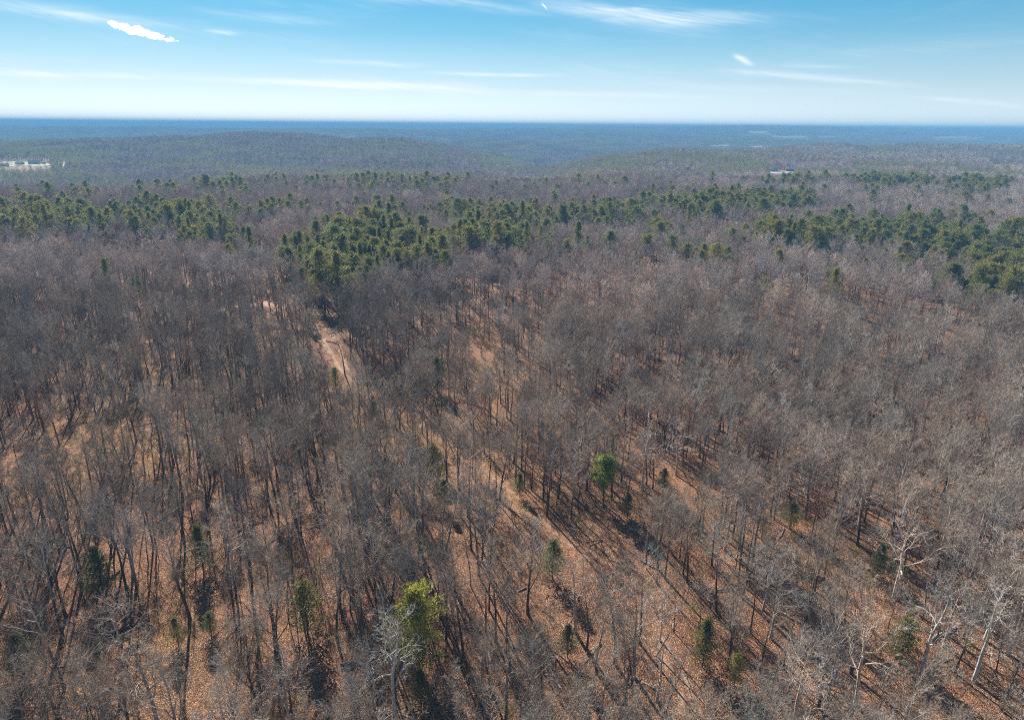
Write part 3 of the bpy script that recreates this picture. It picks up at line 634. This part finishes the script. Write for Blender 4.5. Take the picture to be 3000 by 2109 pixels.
# ------------------------------------------------------------------ lone evergreens and other marked trees (seen crown centre, kind, proto, height, label, short name)
LM = [
    (417, 622, 'brightpine', 0, 14.5, 'largest bright green bushy pine among the bare trees, lower centre', 'the big bright green pine', 'pine tree'),
    (605, 476, 'roundpine', 0, 11.5, 'small vivid yellow-green pine standing alone among bare crowns', 'the small yellow-green pine', 'pine tree'),
    (200, 548, 'cedar', 0, 9.5, 'narrow dark green cedar beside tall dark trunks, lower left', 'the dark green cedar at lower left', 'cedar tree'),
    (98, 571, 'cedar', 1, 10, 'thin airy cedar, the leftmost large one, under tall leaning trunks', 'the leftmost airy cedar', 'cedar tree'),
    (305, 608, 'olive', 0, 9.5, 'broad olive green cedar left of the big bright pine', 'the olive cedar left of the bright pine', 'cedar tree'),
    (210, 622, 'olive', 1, 4.2, 'small round olive cedar between the two olive green neighbours', 'the small round olive cedar', 'cedar tree'),
    (176, 630, 'cedar', 2, 5, 'low dark cedar just left of the small round olive one', 'the low dark cedar', 'cedar tree'),
    (437, 375, 'cedar', 1, 12, 'tall dark cedar behind the middle of the track', 'the tall dark cedar by the track', 'cedar tree'),
    (433, 462, 'olive', 0, 9, 'olive cedar on the left side of the track, halfway along it', 'the olive cedar left of the track', 'cedar tree'),
    (444, 494, 'cedar', 2, 7, 'small dark cedar just below the olive one left of the track', 'the small dark cedar below it', 'cedar tree'),
    (553, 558, 'olive', 1, 8, 'dull olive cedar touching the left edge of the track', 'the olive cedar at the track edge', 'cedar tree'),
    (705, 642, 'cedar', 0, 9, 'full dark green cedar on open leaves right of the track, near the bottom', 'the full cedar right of the track', 'cedar tree'),
    (736, 669, 'olive', 0, 5.5, 'short yellowish cedar in front of the full dark one, right of the track', 'the short yellowish cedar', 'cedar tree'),
    (703, 385, 'cedar', 1, 8, 'dark pointed cedar in bare woods right of centre', 'the pointed cedar right of centre', 'cedar tree'),
    (792, 515, 'olive', 1, 6, 'faint olive cedar under bare crowns on the right', 'the faint olive cedar on the right', 'cedar tree'),
    (664, 480, 'cedar', 2, 6, 'dark cedar right of the small yellow-green pine', 'the cedar right of the yellow-green pine', 'cedar tree'),
    (520, 485, 'cedar', 0, 6, 'bluish cedar to the left of the small yellow-green pine', 'the bluish cedar beside the track', 'cedar tree'),
    (628, 505, 'olive', 1, 5.5, 'small light green cedar below the yellow-green pine', 'the light cedar below the yellow-green pine', 'cedar tree'),
    (880, 560, 'cedar', 0, 7, 'shaded cedar among pale crooked branches, lower right', 'the shaded cedar at lower right', 'cedar tree'),
    (905, 640, 'olive', 0, 8, 'olive cedar behind the gnarled pale tree, bottom right', 'the olive cedar at the bottom right', 'cedar tree'),
    (568, 640, 'cedar', 1, 6, 'sparse green cedar under a bare crown, lower centre', 'the sparse cedar at lower centre', 'cedar tree'),
    (420, 690, 'cedar', 2, 7, 'half hidden cedar below the big bright pine at the bottom', 'the half hidden bottom cedar', 'cedar tree'),
    (20, 655, 'cedar', 1, 8, 'dusky cedar at the left edge near the bottom', 'the dusky cedar at the left edge', 'cedar tree'),
    (648, 300 - 2, 'cedar', 1, 9, 'dark cedar in bare woods below the long pine stand', 'the cedar below the long pine stand', 'cedar tree'),
    (292, 271, 'brightpine', 0, 11, 'yellow-green pine at the left end of the pine grove by the clearing', 'the yellow-green grove pine', 'pine tree'),
    (138, 286, 'conepine', 0, 13, 'lone yellowish pine in bare woods, left of the sandy clearing', 'the lone yellowish pine', 'pine tree'),
    (185, 293, 'conepine', 1, 11, 'slim lone pine between the yellowish pine and the clearing', 'the slim lone pine', 'pine tree'),
    (765, 288, 'pine', 0, 13, 'single round pine in bare woods below the right pine stand', 'the single round pine on the right', 'pine tree'),
    (834, 279, 'pine', 1, 15, 'leftmost of the big round pines below the right stand', 'the big round pine on the right', 'pine tree'),
    (861, 279, 'pine', 2, 13, 'round pine just right of the bigger round one', 'the smaller round pine', 'pine tree'),
    (932, 287, 'pine', 3, 11, 'small isolated pine beneath the right pine stand', 'the small isolated pine', 'pine tree'),
    (713, 254, 'brightpine', 1, 14, 'brightest yellow-green pine in the small clump right of centre', 'the bright clump pine', 'pine tree'),
    (341, 325, 'conepine', 0, 7, 'young green pine on the sand at the top of the track', 'the young pine on the sand', 'pine tree'),
    (310, 318, 'conepine', 1, 9, 'slim young pine at the left side of the sandy patch', 'the slim pine beside the sand', 'pine tree'),
    (335, 378, 'olive', 1, 7, 'olive cedar at the left edge of the sandy track', 'the olive cedar on the sandy track', 'cedar tree'),
    (373, 407, 'cedar', 0, 6.5, 'dark cedar just above the upper track bend', 'the dark cedar above the bend', 'cedar tree'),
]
LMK = []; occupied = []
def place_tree(key, i_, x, y, z, rz, sc, name, label, cat, group=None, tilt=(0, 0)):
    T, C, J = PR[key][i_ % len(PR[key])]
    o = empty(name, (x, y, z), rz, sc, tilt[0], tilt[1]); tag(o, label, cat, group); link('trunk', T, o); link('crown', C, o); return o
BASEH = dict(tall=18.5, slender=16.5, shadetall=18.5, shadeslender=17.5, small=10.5, gnarled=16, forked=18, leafy=12.5, pine=17, conepine=18, brightpine=15, roundpine=12, cedar=8, olive=6.5)
rl = random.Random(77)
for (px, py, key, i_, ht, lb, sh, cat) in LM:
    x, y, z = at(px, py, ht * (.62 if cat == 'pine tree' else .5))
    place_tree(key, i_, x, y, z, rl.uniform(0, 6.28), ht / BASEH[key], cat.replace(' ', '_'), lb, cat); LMK.append((x, y, sh)); occupied.append((x, y, 2.6))

# marked bare trees: base in the photo
MARK = [(728, 668, 'forked', 0, 15, 'upright bare tree with pale limbs behind the short yellowish cedar'),
        (920, 676, 'gnarled', 0, 17, 'gnarled pale-limbed tree with long crooked branches, lower right'),
        (985, 640, 'gnarled', 1, 17, 'spreading pale-barked tree at the right edge, lower corner'),
        (855, 705, 'gnarled', 2, 16, 'crooked pale tree leaning over the bottom edge, right of centre'),
        (905, 520, 'gnarled', 1, 15, 'forked pale-limbed tree over open orange leaves on the right'),
        (868, 500, 'forked', 1, 16, 'twin forked dark trunk beside the pale-limbed tree on the right'),
        (812, 405, 'forked', 0, 19, 'large leaning dark oak above the fallen pale logs'),
        (837, 405, 'forked', 1, 16, 'dark forked oak right of the large leaning one'),
        (860, 445, 'slender', 0, 15, 'slim straight tree in the open gap below the leaning oaks'),
        (932, 425, 'gnarled', 2, 14, 'white-limbed tree with open fan crown near the right edge'),
        (395, 719, 'gnarled', 0, 17, 'thick white-trunked tree at the bottom edge, left of centre'),
        (345, 375, 'forked', 1, 16, 'dark oak casting its trunk over the sandy track'),
        (660, 640, 'gnarled', 2, 10, 'broken pale leaning tree beside the lower track'),
        (190, 618, 'tall', 0, 21, 'tall dark double trunk just left of the small round cedar'),
        (128, 595, 'tall', 1, 20, 'tall straight trunk right of the leftmost airy cedar')]
for (px, py, key, i_, ht, lb) in MARK:
    x, y, z = at(px, py); place_tree(key, i_, x, y, z, rl.uniform(0, 6.28), ht / BASEH[key], 'bare_tree', lb, 'tree', 'bare trees', (rl.gauss(0, .03), rl.gauss(0, .03))); occupied.append((x, y, 2.2))

# ------------------------------------------------------------------ forest positions
rs = np.random.RandomState(21)
def cells(step, y0, y1, tmax=1.25, jit=.46, marg=45):
    ys = np.arange(y0, y1, step); X_, Y_ = [], []
    for yy in ys:
        hw = yy * tmax * (1 if yy < 160 else .82 / tmax * 1.0 + (0)) if yy < 160 else yy * .80
        xs = np.arange(-hw - marg, hw + marg, step); X_.append(xs); Y_.append(np.full(len(xs), yy))
    x = np.concatenate(X_); y = np.concatenate(Y_)
    return x + rs.uniform(-jit, jit, len(x)) * step, y + rs.uniform(-jit, jit, len(x)) * step
def inview(x, y, z, h=18., l=-130, r=1150, b=790):
    a, c = proj(x, y, z + h); return (a > l) & (a < r) & (c < b)
OPEN = [(327, 334, 15, 13, .93), (338, 354, 9, 12, .85), (350, 374, 8, 12, .6), (300, 305, 60, 8, .55)]
OPEN += [(TRK[q][0] * (1 - f_) + TRK[q + 1][0] * f_, TRK[q][1] * (1 - f_) + TRK[q + 1][1] * f_, 5, 5, .5) for q in range(2, len(TRK) - 8) for f_ in (0, .5)]
def opened(x, y, z, h):
    drop = np.zeros(len(x))
    for f_ in (.0, .35, .7, .95):
        a, b = proj(x, y, z + h * f_)
        for (px, py, rx, ry, p) in OPEN: drop = np.maximum(drop, p * ((((a - px) / rx) ** 2 + ((b - py) / ry) ** 2) < 1) * (1. if f_ > .1 else .6))
    return rs.rand(len(x)) > drop
def occl(x, y, z):      # keep the sight line to marked evergreens from being buried
    m_ = np.ones(len(x), bool)
    for (ox, oy, rr_) in occupied:
        m_ &= np.hypot(x - ox, y - oy) > rr_
        if rr_ > 2.5:
            D_ = math.hypot(ox, oy); ux, uy = ox / D_, oy / D_; al = (x - ox) * ux + (y - oy) * uy; la = np.abs((x - ox) * uy - (y - oy) * ux)
            m_ &= ~((al < 0) & (al > -15) & (la < 2.8))
    return m_

x, y = cells(3.9, 34, 270); z = hgt(x, y); k_ = inview(x, y, z) & occl(x, y, z) & ~cleared(x, y, z)
x, y, z = x[k_], y[k_], z[k_]
dens = vnoise(x, y, 17) * .55 + vnoise(x, y, 45) * .45; keep = rs.rand(len(x)) < np.clip(.50 + (dens - .42) * 2.3 + .06 * sstep(120, 200, np.hypot(x, y)) + .14 * sstep(420, 150, proj(x, y, z)[0]), .10, 1)
for P, wd in CORR: keep &= dist_line(x, y, P) > wd * (1 + .25 * rs.rand(len(x)))
keep &= opened(x, y, z, 16)
x, y, z = x[keep], y[keep], z[keep]; r = np.hypot(x, y)
pp = pine_prob(x, y, z); isp = rs.rand(len(x)) < pp
# ---- pines near: up to 300 individuals over all distances
x2, y2 = cells(5.3, 270, 820); z2 = hgt(x2, y2); k_ = inview(x2, y2, z2) & occl(x2, y2, z2) & ~cleared(x2, y2, z2); x2, y2, z2 = x2[k_], y2[k_], z2[k_]
keep = rs.rand(len(x2)) < np.clip(.82 + (vnoise(x2, y2, 30) - .5) * .5 + .1 * (y2 > 450), 0, 1); x2, y2, z2 = x2[keep], y2[keep], z2[keep]; isp2 = rs.rand(len(x2)) < pine_prob(x2, y2, z2)
ps = lambda n: np.clip(rs.normal(.92, .24, n), .4, 1.45)
PX = np.concatenate([x[isp], x2[isp2]]); PY = np.concatenate([y[isp], y2[isp2]]); PZ = np.concatenate([z[isp], z2[isp2]]); PS = ps(len(PX))
sz = PS / np.hypot(PX, PY); a_, b_ = proj(PX, PY, PZ + 12); sz[(a_ < 2) | (a_ > 1022) | (b_ > 715)] = 0
order = np.argsort(-sz); NP = 300 - sum(1 for l_ in LM if l_[7] == 'pine tree'); ind = order[:NP]; rest = order[NP:]
STANDS = [('dense stand at the right edge', lambda a, b: a > 850), ('clump right of centre', lambda a, b: a > 660), ('stand along the middle of the wood', lambda a, b: a > 430),
          ('grove above the sandy clearing', lambda a, b: a > 290), ('dark stand on the left', lambda a, b: True)]
_o = ['', 'first', 'second', 'third', 'fourth', 'fifth', 'sixth', 'seventh', 'eighth', 'ninth', 'tenth', 'eleventh', 'twelfth', 'thirteenth', 'fourteenth', 'fifteenth', 'sixteenth', 'seventeenth', 'eighteenth', 'nineteenth', 'twentieth']
def ordw(n): return _o[n] if n <= 20 else (['', '', 'twenty', 'thirty', 'forty', 'fifty', 'sixty'][n // 10] + '-' + _o[n % 10] if n % 10 else ['', '', 'twent', 'thirt', 'fort', 'fift', 'sixt'][n // 10] + 'ieth')
byst = {}
for i_ in ind: byst.setdefault(next(k_ for k_, s_ in enumerate(STANDS) if s_[1](a_[i_], b_[i_])), []).append(i_)
for st_, L_ in byst.items():
    L_.sort(key=lambda q: math.hypot(PX[q], PY[q])); rows = 3 if len(L_) > 15 else 1; st = STANDS[st_][0]
    for r_ in range(rows):
        row = sorted(L_[len(L_) * r_ // rows:len(L_) * (r_ + 1) // rows], key=lambda q: a_[q])
        for o_, i_ in enumerate(row):
            cone = rl.random() < (.35 if a_[i_] < 600 else .12)
            lb = '%s green pine, %s from left, %sthe %s' % ('cone-shaped' if cone else 'round-topped', ordw(o_ + 1), ['front of ', 'middle of ', 'back of '][r_] if rows == 3 else '', st)
            place_tree('conepine' if cone else 'pine', rl.randrange(5), PX[i_], PY[i_], PZ[i_], rl.uniform(0, 6.28), (float(PS[i_]) * rl.uniform(.8, 1.25),) * 2 + (float(PS[i_]),), 'pine_tree', lb, 'pine tree', 'pines in the ' + st)
KN = ('pine', 'conepine'); near = np.hypot(PX, PY) < 420; rn = rest[near[rest]]; rf = rest[~near[rest]]
def ri(n, k): return rs.randint(0, k, n)
if len(rn): scatter('pine_wood', KN, PX[rn], PY[rn], PZ[rn], rs.uniform(0, 6.28, len(rn)), PS[rn], ri(len(rn), 7), 'further green pines mixed into the middle woods')
scatter('middle_pine_wood', ('m_pine',), PX[rf], PY[rf], PZ[rf], rs.uniform(0, 6.28, len(rf)), PS[rf] * .98, ri(len(rf), 4), 'green pine stands in the middle distance')

# ---- bare trees near
bx, by, bz = x[~isp], y[~isp], z[~isp]; n = len(bx); br = np.hypot(bx, by)
u_ = rs.rand(n); KEYS = ['tall', 'slender', 'small', 'gnarled', 'forked', 'leafy', 'shadetall', 'shadeslender']
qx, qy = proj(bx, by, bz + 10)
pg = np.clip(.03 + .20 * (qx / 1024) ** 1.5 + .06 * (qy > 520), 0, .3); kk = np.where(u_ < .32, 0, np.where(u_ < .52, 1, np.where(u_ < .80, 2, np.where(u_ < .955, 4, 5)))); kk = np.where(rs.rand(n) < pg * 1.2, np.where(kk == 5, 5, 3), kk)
dk = rs.rand(n) < np.clip(.78 - .75 * qx / 1024, .1, .75); kk = np.where(dk & (kk == 0), 6, np.where(dk & ((kk == 1) | (kk == 3)), 7, kk))  # darker-coloured trees more frequent leftwards, painting in the backlit side
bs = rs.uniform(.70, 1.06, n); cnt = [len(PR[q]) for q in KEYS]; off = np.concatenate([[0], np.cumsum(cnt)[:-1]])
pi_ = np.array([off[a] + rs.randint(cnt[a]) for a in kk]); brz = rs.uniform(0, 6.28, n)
hts = np.array([BASEH[KEYS[a]] for a in kk]) * bs
sz = hts / np.hypot(br, bz); mx_, my_ = proj(bx, by, bz + hts * .7); sz[(mx_ < 0) | (mx_ > 1024) | (my_ > 712)] = 0
order = np.argsort(-sz); NB = 300 - len(MARK); ind = order[:NB]; rest = order[NB:]
ADJ = dict(tall='tall bare tree', slender='slender bare tree', shadetall='tall bare tree in shade-toned colours', shadeslender='slender bare tree in shade-toned colours', small='small bare tree', gnarled='crooked pale-limbed tree', forked='low-forked bare tree', leafy='small rust-leaved oak')
LMK2 = [(a, b, c) for (a, b, c) in LMK]
ORD = ['nearest', 'second', 'third', 'fourth', 'fifth', 'sixth', 'seventh', 'eighth', 'ninth', 'tenth', 'eleventh', 'twelfth', 'thirteenth', 'fourteenth', 'fifteenth', 'sixteenth', 'seventeenth', 'eighteenth', 'nineteenth', 'twentieth']
asg = {}
for i_ in ind:
    dl = [math.hypot(bx[i_] - a, by[i_] - b) for a, b, c in LMK2]; j_ = int(np.argmin(dl)); dx, dy = bx[i_] - LMK2[j_][0], by[i_] - LMK2[j_][1]
    dr = ('right of' if dx > 0 else 'left of') if abs(dx) > abs(dy) else ('behind' if dy > 0 else 'in front of')
    asg.setdefault((j_, dr, KEYS[kk[i_]]), []).append((dl[j_], i_))
for (j_, dr, key), L_ in asg.items():
    L_.sort()
    for o_, (dd_, i_) in enumerate(L_):
        lb = '%s, %s %s %s' % (ADJ[key], ORD[min(o_, 19)], dr, LMK2[j_][2])
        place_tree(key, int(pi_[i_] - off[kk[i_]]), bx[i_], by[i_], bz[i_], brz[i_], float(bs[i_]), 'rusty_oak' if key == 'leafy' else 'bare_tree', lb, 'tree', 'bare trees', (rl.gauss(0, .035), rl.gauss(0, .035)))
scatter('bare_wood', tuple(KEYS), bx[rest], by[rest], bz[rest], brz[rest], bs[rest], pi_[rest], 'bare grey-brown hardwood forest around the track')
# ---- bare trees middle, out to 820 m
q = ~isp2; cx_, cy_, cz_ = x2[q], y2[q], z2[q]; n = len(cx_); lf = rs.rand(n) < np.where(vnoise(cx_, cy_, 35) > .68, .35, .03)
scatter('middle_bare_wood', ('m_bare', 'm_leafy', 'm_pale'), cx_, cy_, cz_, rs.uniform(0, 6.28, n), rs.uniform(.75, 1.12, n), np.where(lf, 5, np.where(rs.rand(n) < np.clip(proj(cx_, cy_, cz_)[0] / 1024 * .55 + (vnoise(cx_, cy_, 60) - .5) * .9, .03, .8), 6 + ri(n, 3), ri(n, 5))), 'bare hardwood forest in the middle distance')
# ---- far, single trees to 2.2 km
x, y = cells(6.6, 820, 2350, marg=60); z = hgt(x, y); k_ = inview(x, y, z, l=-60, r=1084) & ~cleared(x, y, z); x, y, z = x[k_], y[k_], z[k_]; isp = rs.rand(len(x)) < pine_prob(x, y, z); n = len(x)
lf = rs.rand(n) < np.where(vnoise(x, y, 50) > .72, .25, .015); pid = np.where(isp, 5 + ri(n, 4), np.where(lf, 9, np.where(rs.rand(n) < np.clip(proj(x, y, z)[0] / 1024 * .5 + (vnoise(x, y, 80) - .5) * .9, .03, .8), 10 + ri(n, 2), ri(n, 5))))
scatter('far_wood', ('f_bare', 'f_pine', 'f_leafy', 'f_pale'), x, y, z, rs.uniform(0, 6.28, n), rs.uniform(.72, 1.12, n), pid, 'mixed bare and pine forest on the far plateau and ridges')
# ---- groves to the horizon
def groves(step, y0, y1, sc, nm, lb):
    x, y = cells(step, y0, y1, marg=200, jit=.35); z = hgt(x, y); k_ = inview(x, y, z, l=-60, r=1084)
    for (px, py, rx, ry, d0) in FM:
        if d0 > 2200: 
            bx_, by_ = proj(x, y, z); tx_, ty_ = proj(x, y, z + 18); k_ &= ~((np.abs(bx_ - px) < rx * 1.05) & (by_ > py - ry) & (ty_ < py + ry) & (np.hypot(x, y) < d0 * 1.1))
    x, y, z = x[k_], y[k_], z[k_]; n = len(x); isp = rs.rand(n) < pine_prob(x, y, z)
    scatter(nm, ('g_bare', 'g_pine'), x, y, z - (sc - 1) * 8, rs.uniform(0, 6.28, n), np.full(n, sc) * rs.uniform(.9, 1.1, n), np.where(isp, 4, 0) + ri(n, 4), lb)
groves(50, 2350, 6200, 1., 'distant_wood', 'forested blue ridges beyond the plateau')
groves(105, 6200, 15500, 1.35, 'horizon_wood', 'forest on the blue hills along the horizon')

# ---- undergrowth
x, y = cells(3.1, 45, 300); z = hgt(x, y); k_ = inview(x, y, z, 2, b=740); x, y, z = x[k_], y[k_], z[k_]
keep = rs.rand(len(x)) < np.clip((vnoise(x, y, 9) * .6 + vnoise(x, y, 30) * .4 - .30) * 1.6, .03, .9)
for P, wd in CORR: keep &= dist_line(x, y, P) > wd * .85
x, y, z = x[keep], y[keep], z[keep]; n = len(x)
scatter('undergrowth', ('shrub',), x, y, z, rs.uniform(0, 6.28, n), rs.uniform(.5, 1.35, n), ri(n, 4), 'twiggy brown undergrowth and saplings on the leaf litter')

# ---- fallen logs and dead wood, each where the photo shows one (both ends, px of the photo at 1024 wide)
# ---- deadfall
for s_ in range(4):
    rg = random.Random(500 + s_); T = MB(); C = MB(); L = rg.uniform(3, 7); bend = rg.gauss(0, .3)
    T.tube([(a / 5 * L, bend * math.sin(a / 5 * 3.1), .13 + .05 * a * (s_ % 2)) for a in range(6)], [.13 * (1 - .14 * a) for a in range(6)], 6)
    for a in range(9):
        q = np.array([L * rg.uniform(.3, 1), 0, .2]); d = np.array([rg.uniform(.2, 1), rg.gauss(0, .7), abs(rg.gauss(.1, .4))]); d /= np.linalg.norm(d); l_ = rg.uniform(.6, 2.2)
        C.tube([q, q + d * l_ * .6, q + d * l_ + np.array([0, 0, .1])], [.045, .03, .01], 3)
    addproto('deadfall', T, C, 'wood' if s_ < 3 else 'dark_wood', 'wood' if s_ < 3 else 'dark_wood')
x, y = cells(9.5, 45, 260); z = hgt(x, y); k_ = inview(x, y, z, 2, b=740); x, y, z = x[k_], y[k_], z[k_]
keep = rs.rand(len(x)) < .5
for P, wd in CORR: keep &= dist_line(x, y, P) > wd * 1.6
x, y, z = x[keep], y[keep], z[keep]; n = len(x)
scatter('deadfall', ('deadfall',), x, y, z, rs.uniform(0, 6.28, n), rs.uniform(.45, 1.1, n), ri(n, 4), 'small fallen branches and stems scattered over the leaves')

LOGS = [(811, 390, 822, 403, .28, 'wood', 'thick bleached log under the large leaning oak'), (804, 345.5, 814, 348, .26, 'wood', 'bleached log lying among dark trunks, upper right'),
        (714, 372, 720, 380, .2, 'wood', 'short pale log left of the leaning oaks'), (222, 422, 228, 430, .22, 'wood', 'short bleached log on leaves in the left woods'),
        (138, 426, 168, 419, .14, 'wood', 'long thin pale fallen stem in the left woods'), (104, 636, 150, 619, .2, 'dark_wood', 'long dark fallen trunk crossing behind tall trunks, lower left'),
        (341, 666, 362, 663, .32, 'dark_wood', 'thick dark log near the bottom, left of the bright pine'), (120, 571, 90, 592, .16, 'dark_wood', 'dark fallen pole in front of the airy cedar'),
        (875, 398, 905, 410, .13, 'wood', 'long grey fallen stem right of the leaning oaks'), (640, 560, 652, 566, .16, 'wood', 'pale log on the right bank of the track'),
        (478, 561, 492, 563, .14, 'wood', 'small pale log below the middle track'), (60, 540, 24, 545, .16, 'dark_wood', 'dark log behind trunks at the left'),
        (560, 688, 546, 660, .13, 'wood', 'thin bleached stem pointing down the slope, bottom centre'), (772, 608, 800, 622, .2, 'wood', 'pale fallen trunk in the lower right woods'),
        (930, 640, 965, 622, .22, 'wood', 'bleached forked trunk fallen at the lower right'), (705, 426, 728, 434, .16, 'dark_wood', 'dark log beside the faint second track'),
        (326, 341, 338, 344, .2, 'dark_wood', 'dark log lying across the sandy patch'), (255, 662, 262, 690, .14, 'dark_wood', 'dark pole lying between trunks near the bottom')]
for (xa, ya, xb, yb, rd, mt, lb) in LOGS:
    A = np.array(at(xa, ya)); B = np.array(at(xb, yb)); rg = random.Random(int(xa)); d = B - A; L = np.linalg.norm(d)
    if L > 16: B = A + d / L * 16; B[2] = float(hgt(B[0], B[1])); d = B - A; L = 16
    T = MB(); pts = []
    for a in range(7):
        p = A + d * a / 6; p[2] = float(hgt(p[0], p[1])) + rd * .75 + .04; p[:2] += np.array([rg.gauss(0, .07), rg.gauss(0, .07)]); pts.append(p - A)
    T.tube(pts, [rd * (1 - .5 * a / 6) * rg.uniform(.93, 1.07) for a in range(7)], 8, cap=True)
    r_ = empty('fallen_log', tuple(A)); tag(r_, lb, 'log', 'fallen logs'); link('stem', T.mesh('stem', M[mt]), r_)
    for a in range(5):
        t = rg.uniform(.45, .98); q = pts[0] + (pts[-1] - pts[0]) * t; dd = d / L + np.array([rg.gauss(0, .6), rg.gauss(0, .6), abs(rg.gauss(.2, .4))]); dd /= np.linalg.norm(dd); ll = rg.uniform(1, 2.6); B2 = MB()
        B2.tube([q, q + dd * ll * .5 + np.array([0, 0, .1]), q + dd * ll], [rd * .34, rd * .22, .02], 5); link('branch', B2.mesh('branch', M[mt]), r_)
# dead standing snags
for (px, py, ht, ln, lb) in [(879, 393, 12, (.12, .22), 'leaning white dead pole among bare crowns, right'), (82, 500, 9, (.0, .12), 'short bleached dead snag in the left woods'),
                             (208, 520, 7, (.0, -.1), 'bleached snag with curled broken top near the dark green cedar'), (655, 655, 8, (.1, .35), 'broken bleached snag leaning beside the lower track'),
                             (995, 500, 13, (.1, .25), 'tall pale leaning dead trunk near the right edge'), (540, 440, 9, (0, .1), 'thin grey dead snag right of the track')]:
    x, y, z = at(px, py); r_ = empty('dead_snag', (x, y, z), 0, 1, ln[0], ln[1]); tag(r_, lb, 'snag', 'dead standing snags'); rg = random.Random(int(px)); T = MB()
    T.tube([(rg.gauss(0, .08), rg.gauss(0, .08), ht * a / 6 - (.4 if a == 0 else 0)) for a in range(7)], [.15 * (1 - .6 * a / 6) for a in range(7)], 7, cap=True); link('trunk', T.mesh('trunk', M['wood']), r_)
    for a in range(7):
        th = rg.uniform(0, 6.28); q = np.array([0, 0, ht * rg.uniform(.45, .97)]); d = np.array([math.cos(th), math.sin(th), rg.uniform(.1, .9)]); L = rg.uniform(.8, 2.4); B2 = MB()
        B2.tube([q, q + d * L * .5, q + d * L + np.array([0, 0, rg.gauss(0, .3)])], [.055, .04, .015], 4); link('branch', B2.mesh('branch', M['wood']), r_)

# ------------------------------------------------------------------ the one solid cloud
def cloud():
    c0 = pxdir(113, 25.5) * 9000; c1 = pxdir(176, 41) * 9000; rg = random.Random(4)
    n_ = 46
    import bmesh
    bm = bmesh.new()
    for a in range(n_):
        t = rg.random(); prof = .35 + .65 * math.sin(math.pi * min(1, .12 + .95 * t)) ** .6
        p = c0 + (c1 - c0) * t + np.array([0, rg.gauss(0, 45), 0]) + np.array([0, 0, 1.]) * rg.gauss(4, 15) * prof
        rr_ = rg.uniform(22, 50) * prof * (1 if t > .04 else .7)
        m4 = Matrix.Translation(Vector(p)) @ Matrix.Diagonal((rr_ * 1.35, rr_ * 1.2, rr_ * .85, 1))
        bmesh.ops.create_icosphere(bm, subdivisions=3, radius=1, matrix=m4)
    m2 = bpy.data.meshes.new('cloud'); bm.to_mesh(m2); bm.free()
    ob = link('cloud', m2); md = ob.modifiers.new('r', 'REMESH'); md.mode = 'VOXEL'; md.voxel_size = 6
    tx = bpy.data.textures.new('puff', 'CLOUDS'); tx.noise_scale = 30; tx.noise_depth = 6
    dm = ob.modifiers.new('d', 'DISPLACE'); dm.texture = tx; dm.strength = 42; dm.mid_level = .55; dm.texture_coords = 'GLOBAL'
    m_, k = mat('cloud_vapour'); 
    pv = k.new('ShaderNodeVolumePrincipled'); pv.inputs['Color'].default_value = (1, 1, 1, 1); pv.inputs['Density Attribute'].default_value = ''
    
    gp = k.new('ShaderNodeNewGeometry').outputs['Position']; nz = k.noise(gp, .017, 5, .62).outputs[0]
    k.link(k.m('MULTIPLY', k.m('MULTIPLY', k.m('SUBTRACT', nz, .40), 7., clamp=True), .011), pv.inputs['Density']); pv.inputs['Anisotropy'].default_value = .75
    oo = k.new('ShaderNodeOutputMaterial'); k.link(pv.outputs[0], oo.inputs['Volume']); m2.materials.append(m_)
    tag(ob, 'small bright white cloud low in the sky on the left', 'cloud')
cloud()

# ------------------------------------------------------------------ haze
b = MB(); b.box(-18700, -18700, -235, 18700, 18700, 23)
ho = link('haze', b.mesh('haze', M['litter'], False)); m_, k = mat('blue_haze'); pv = k.new('ShaderNodeVolumePrincipled')
pv.inputs['Color'].default_value = HAZE_COL; pv.inputs['Density'].default_value = HAZE_DENS; pv.inputs['Density Attribute'].default_value = ''; pv.inputs['Anisotropy'].default_value = -.25
oo = k.new('ShaderNodeOutputMaterial'); k.link(pv.outputs[0], oo.inputs['Volume']); ho.data.materials[0] = m_
tag(ho, 'thin blue air haze over the whole forest', kind='stuff')
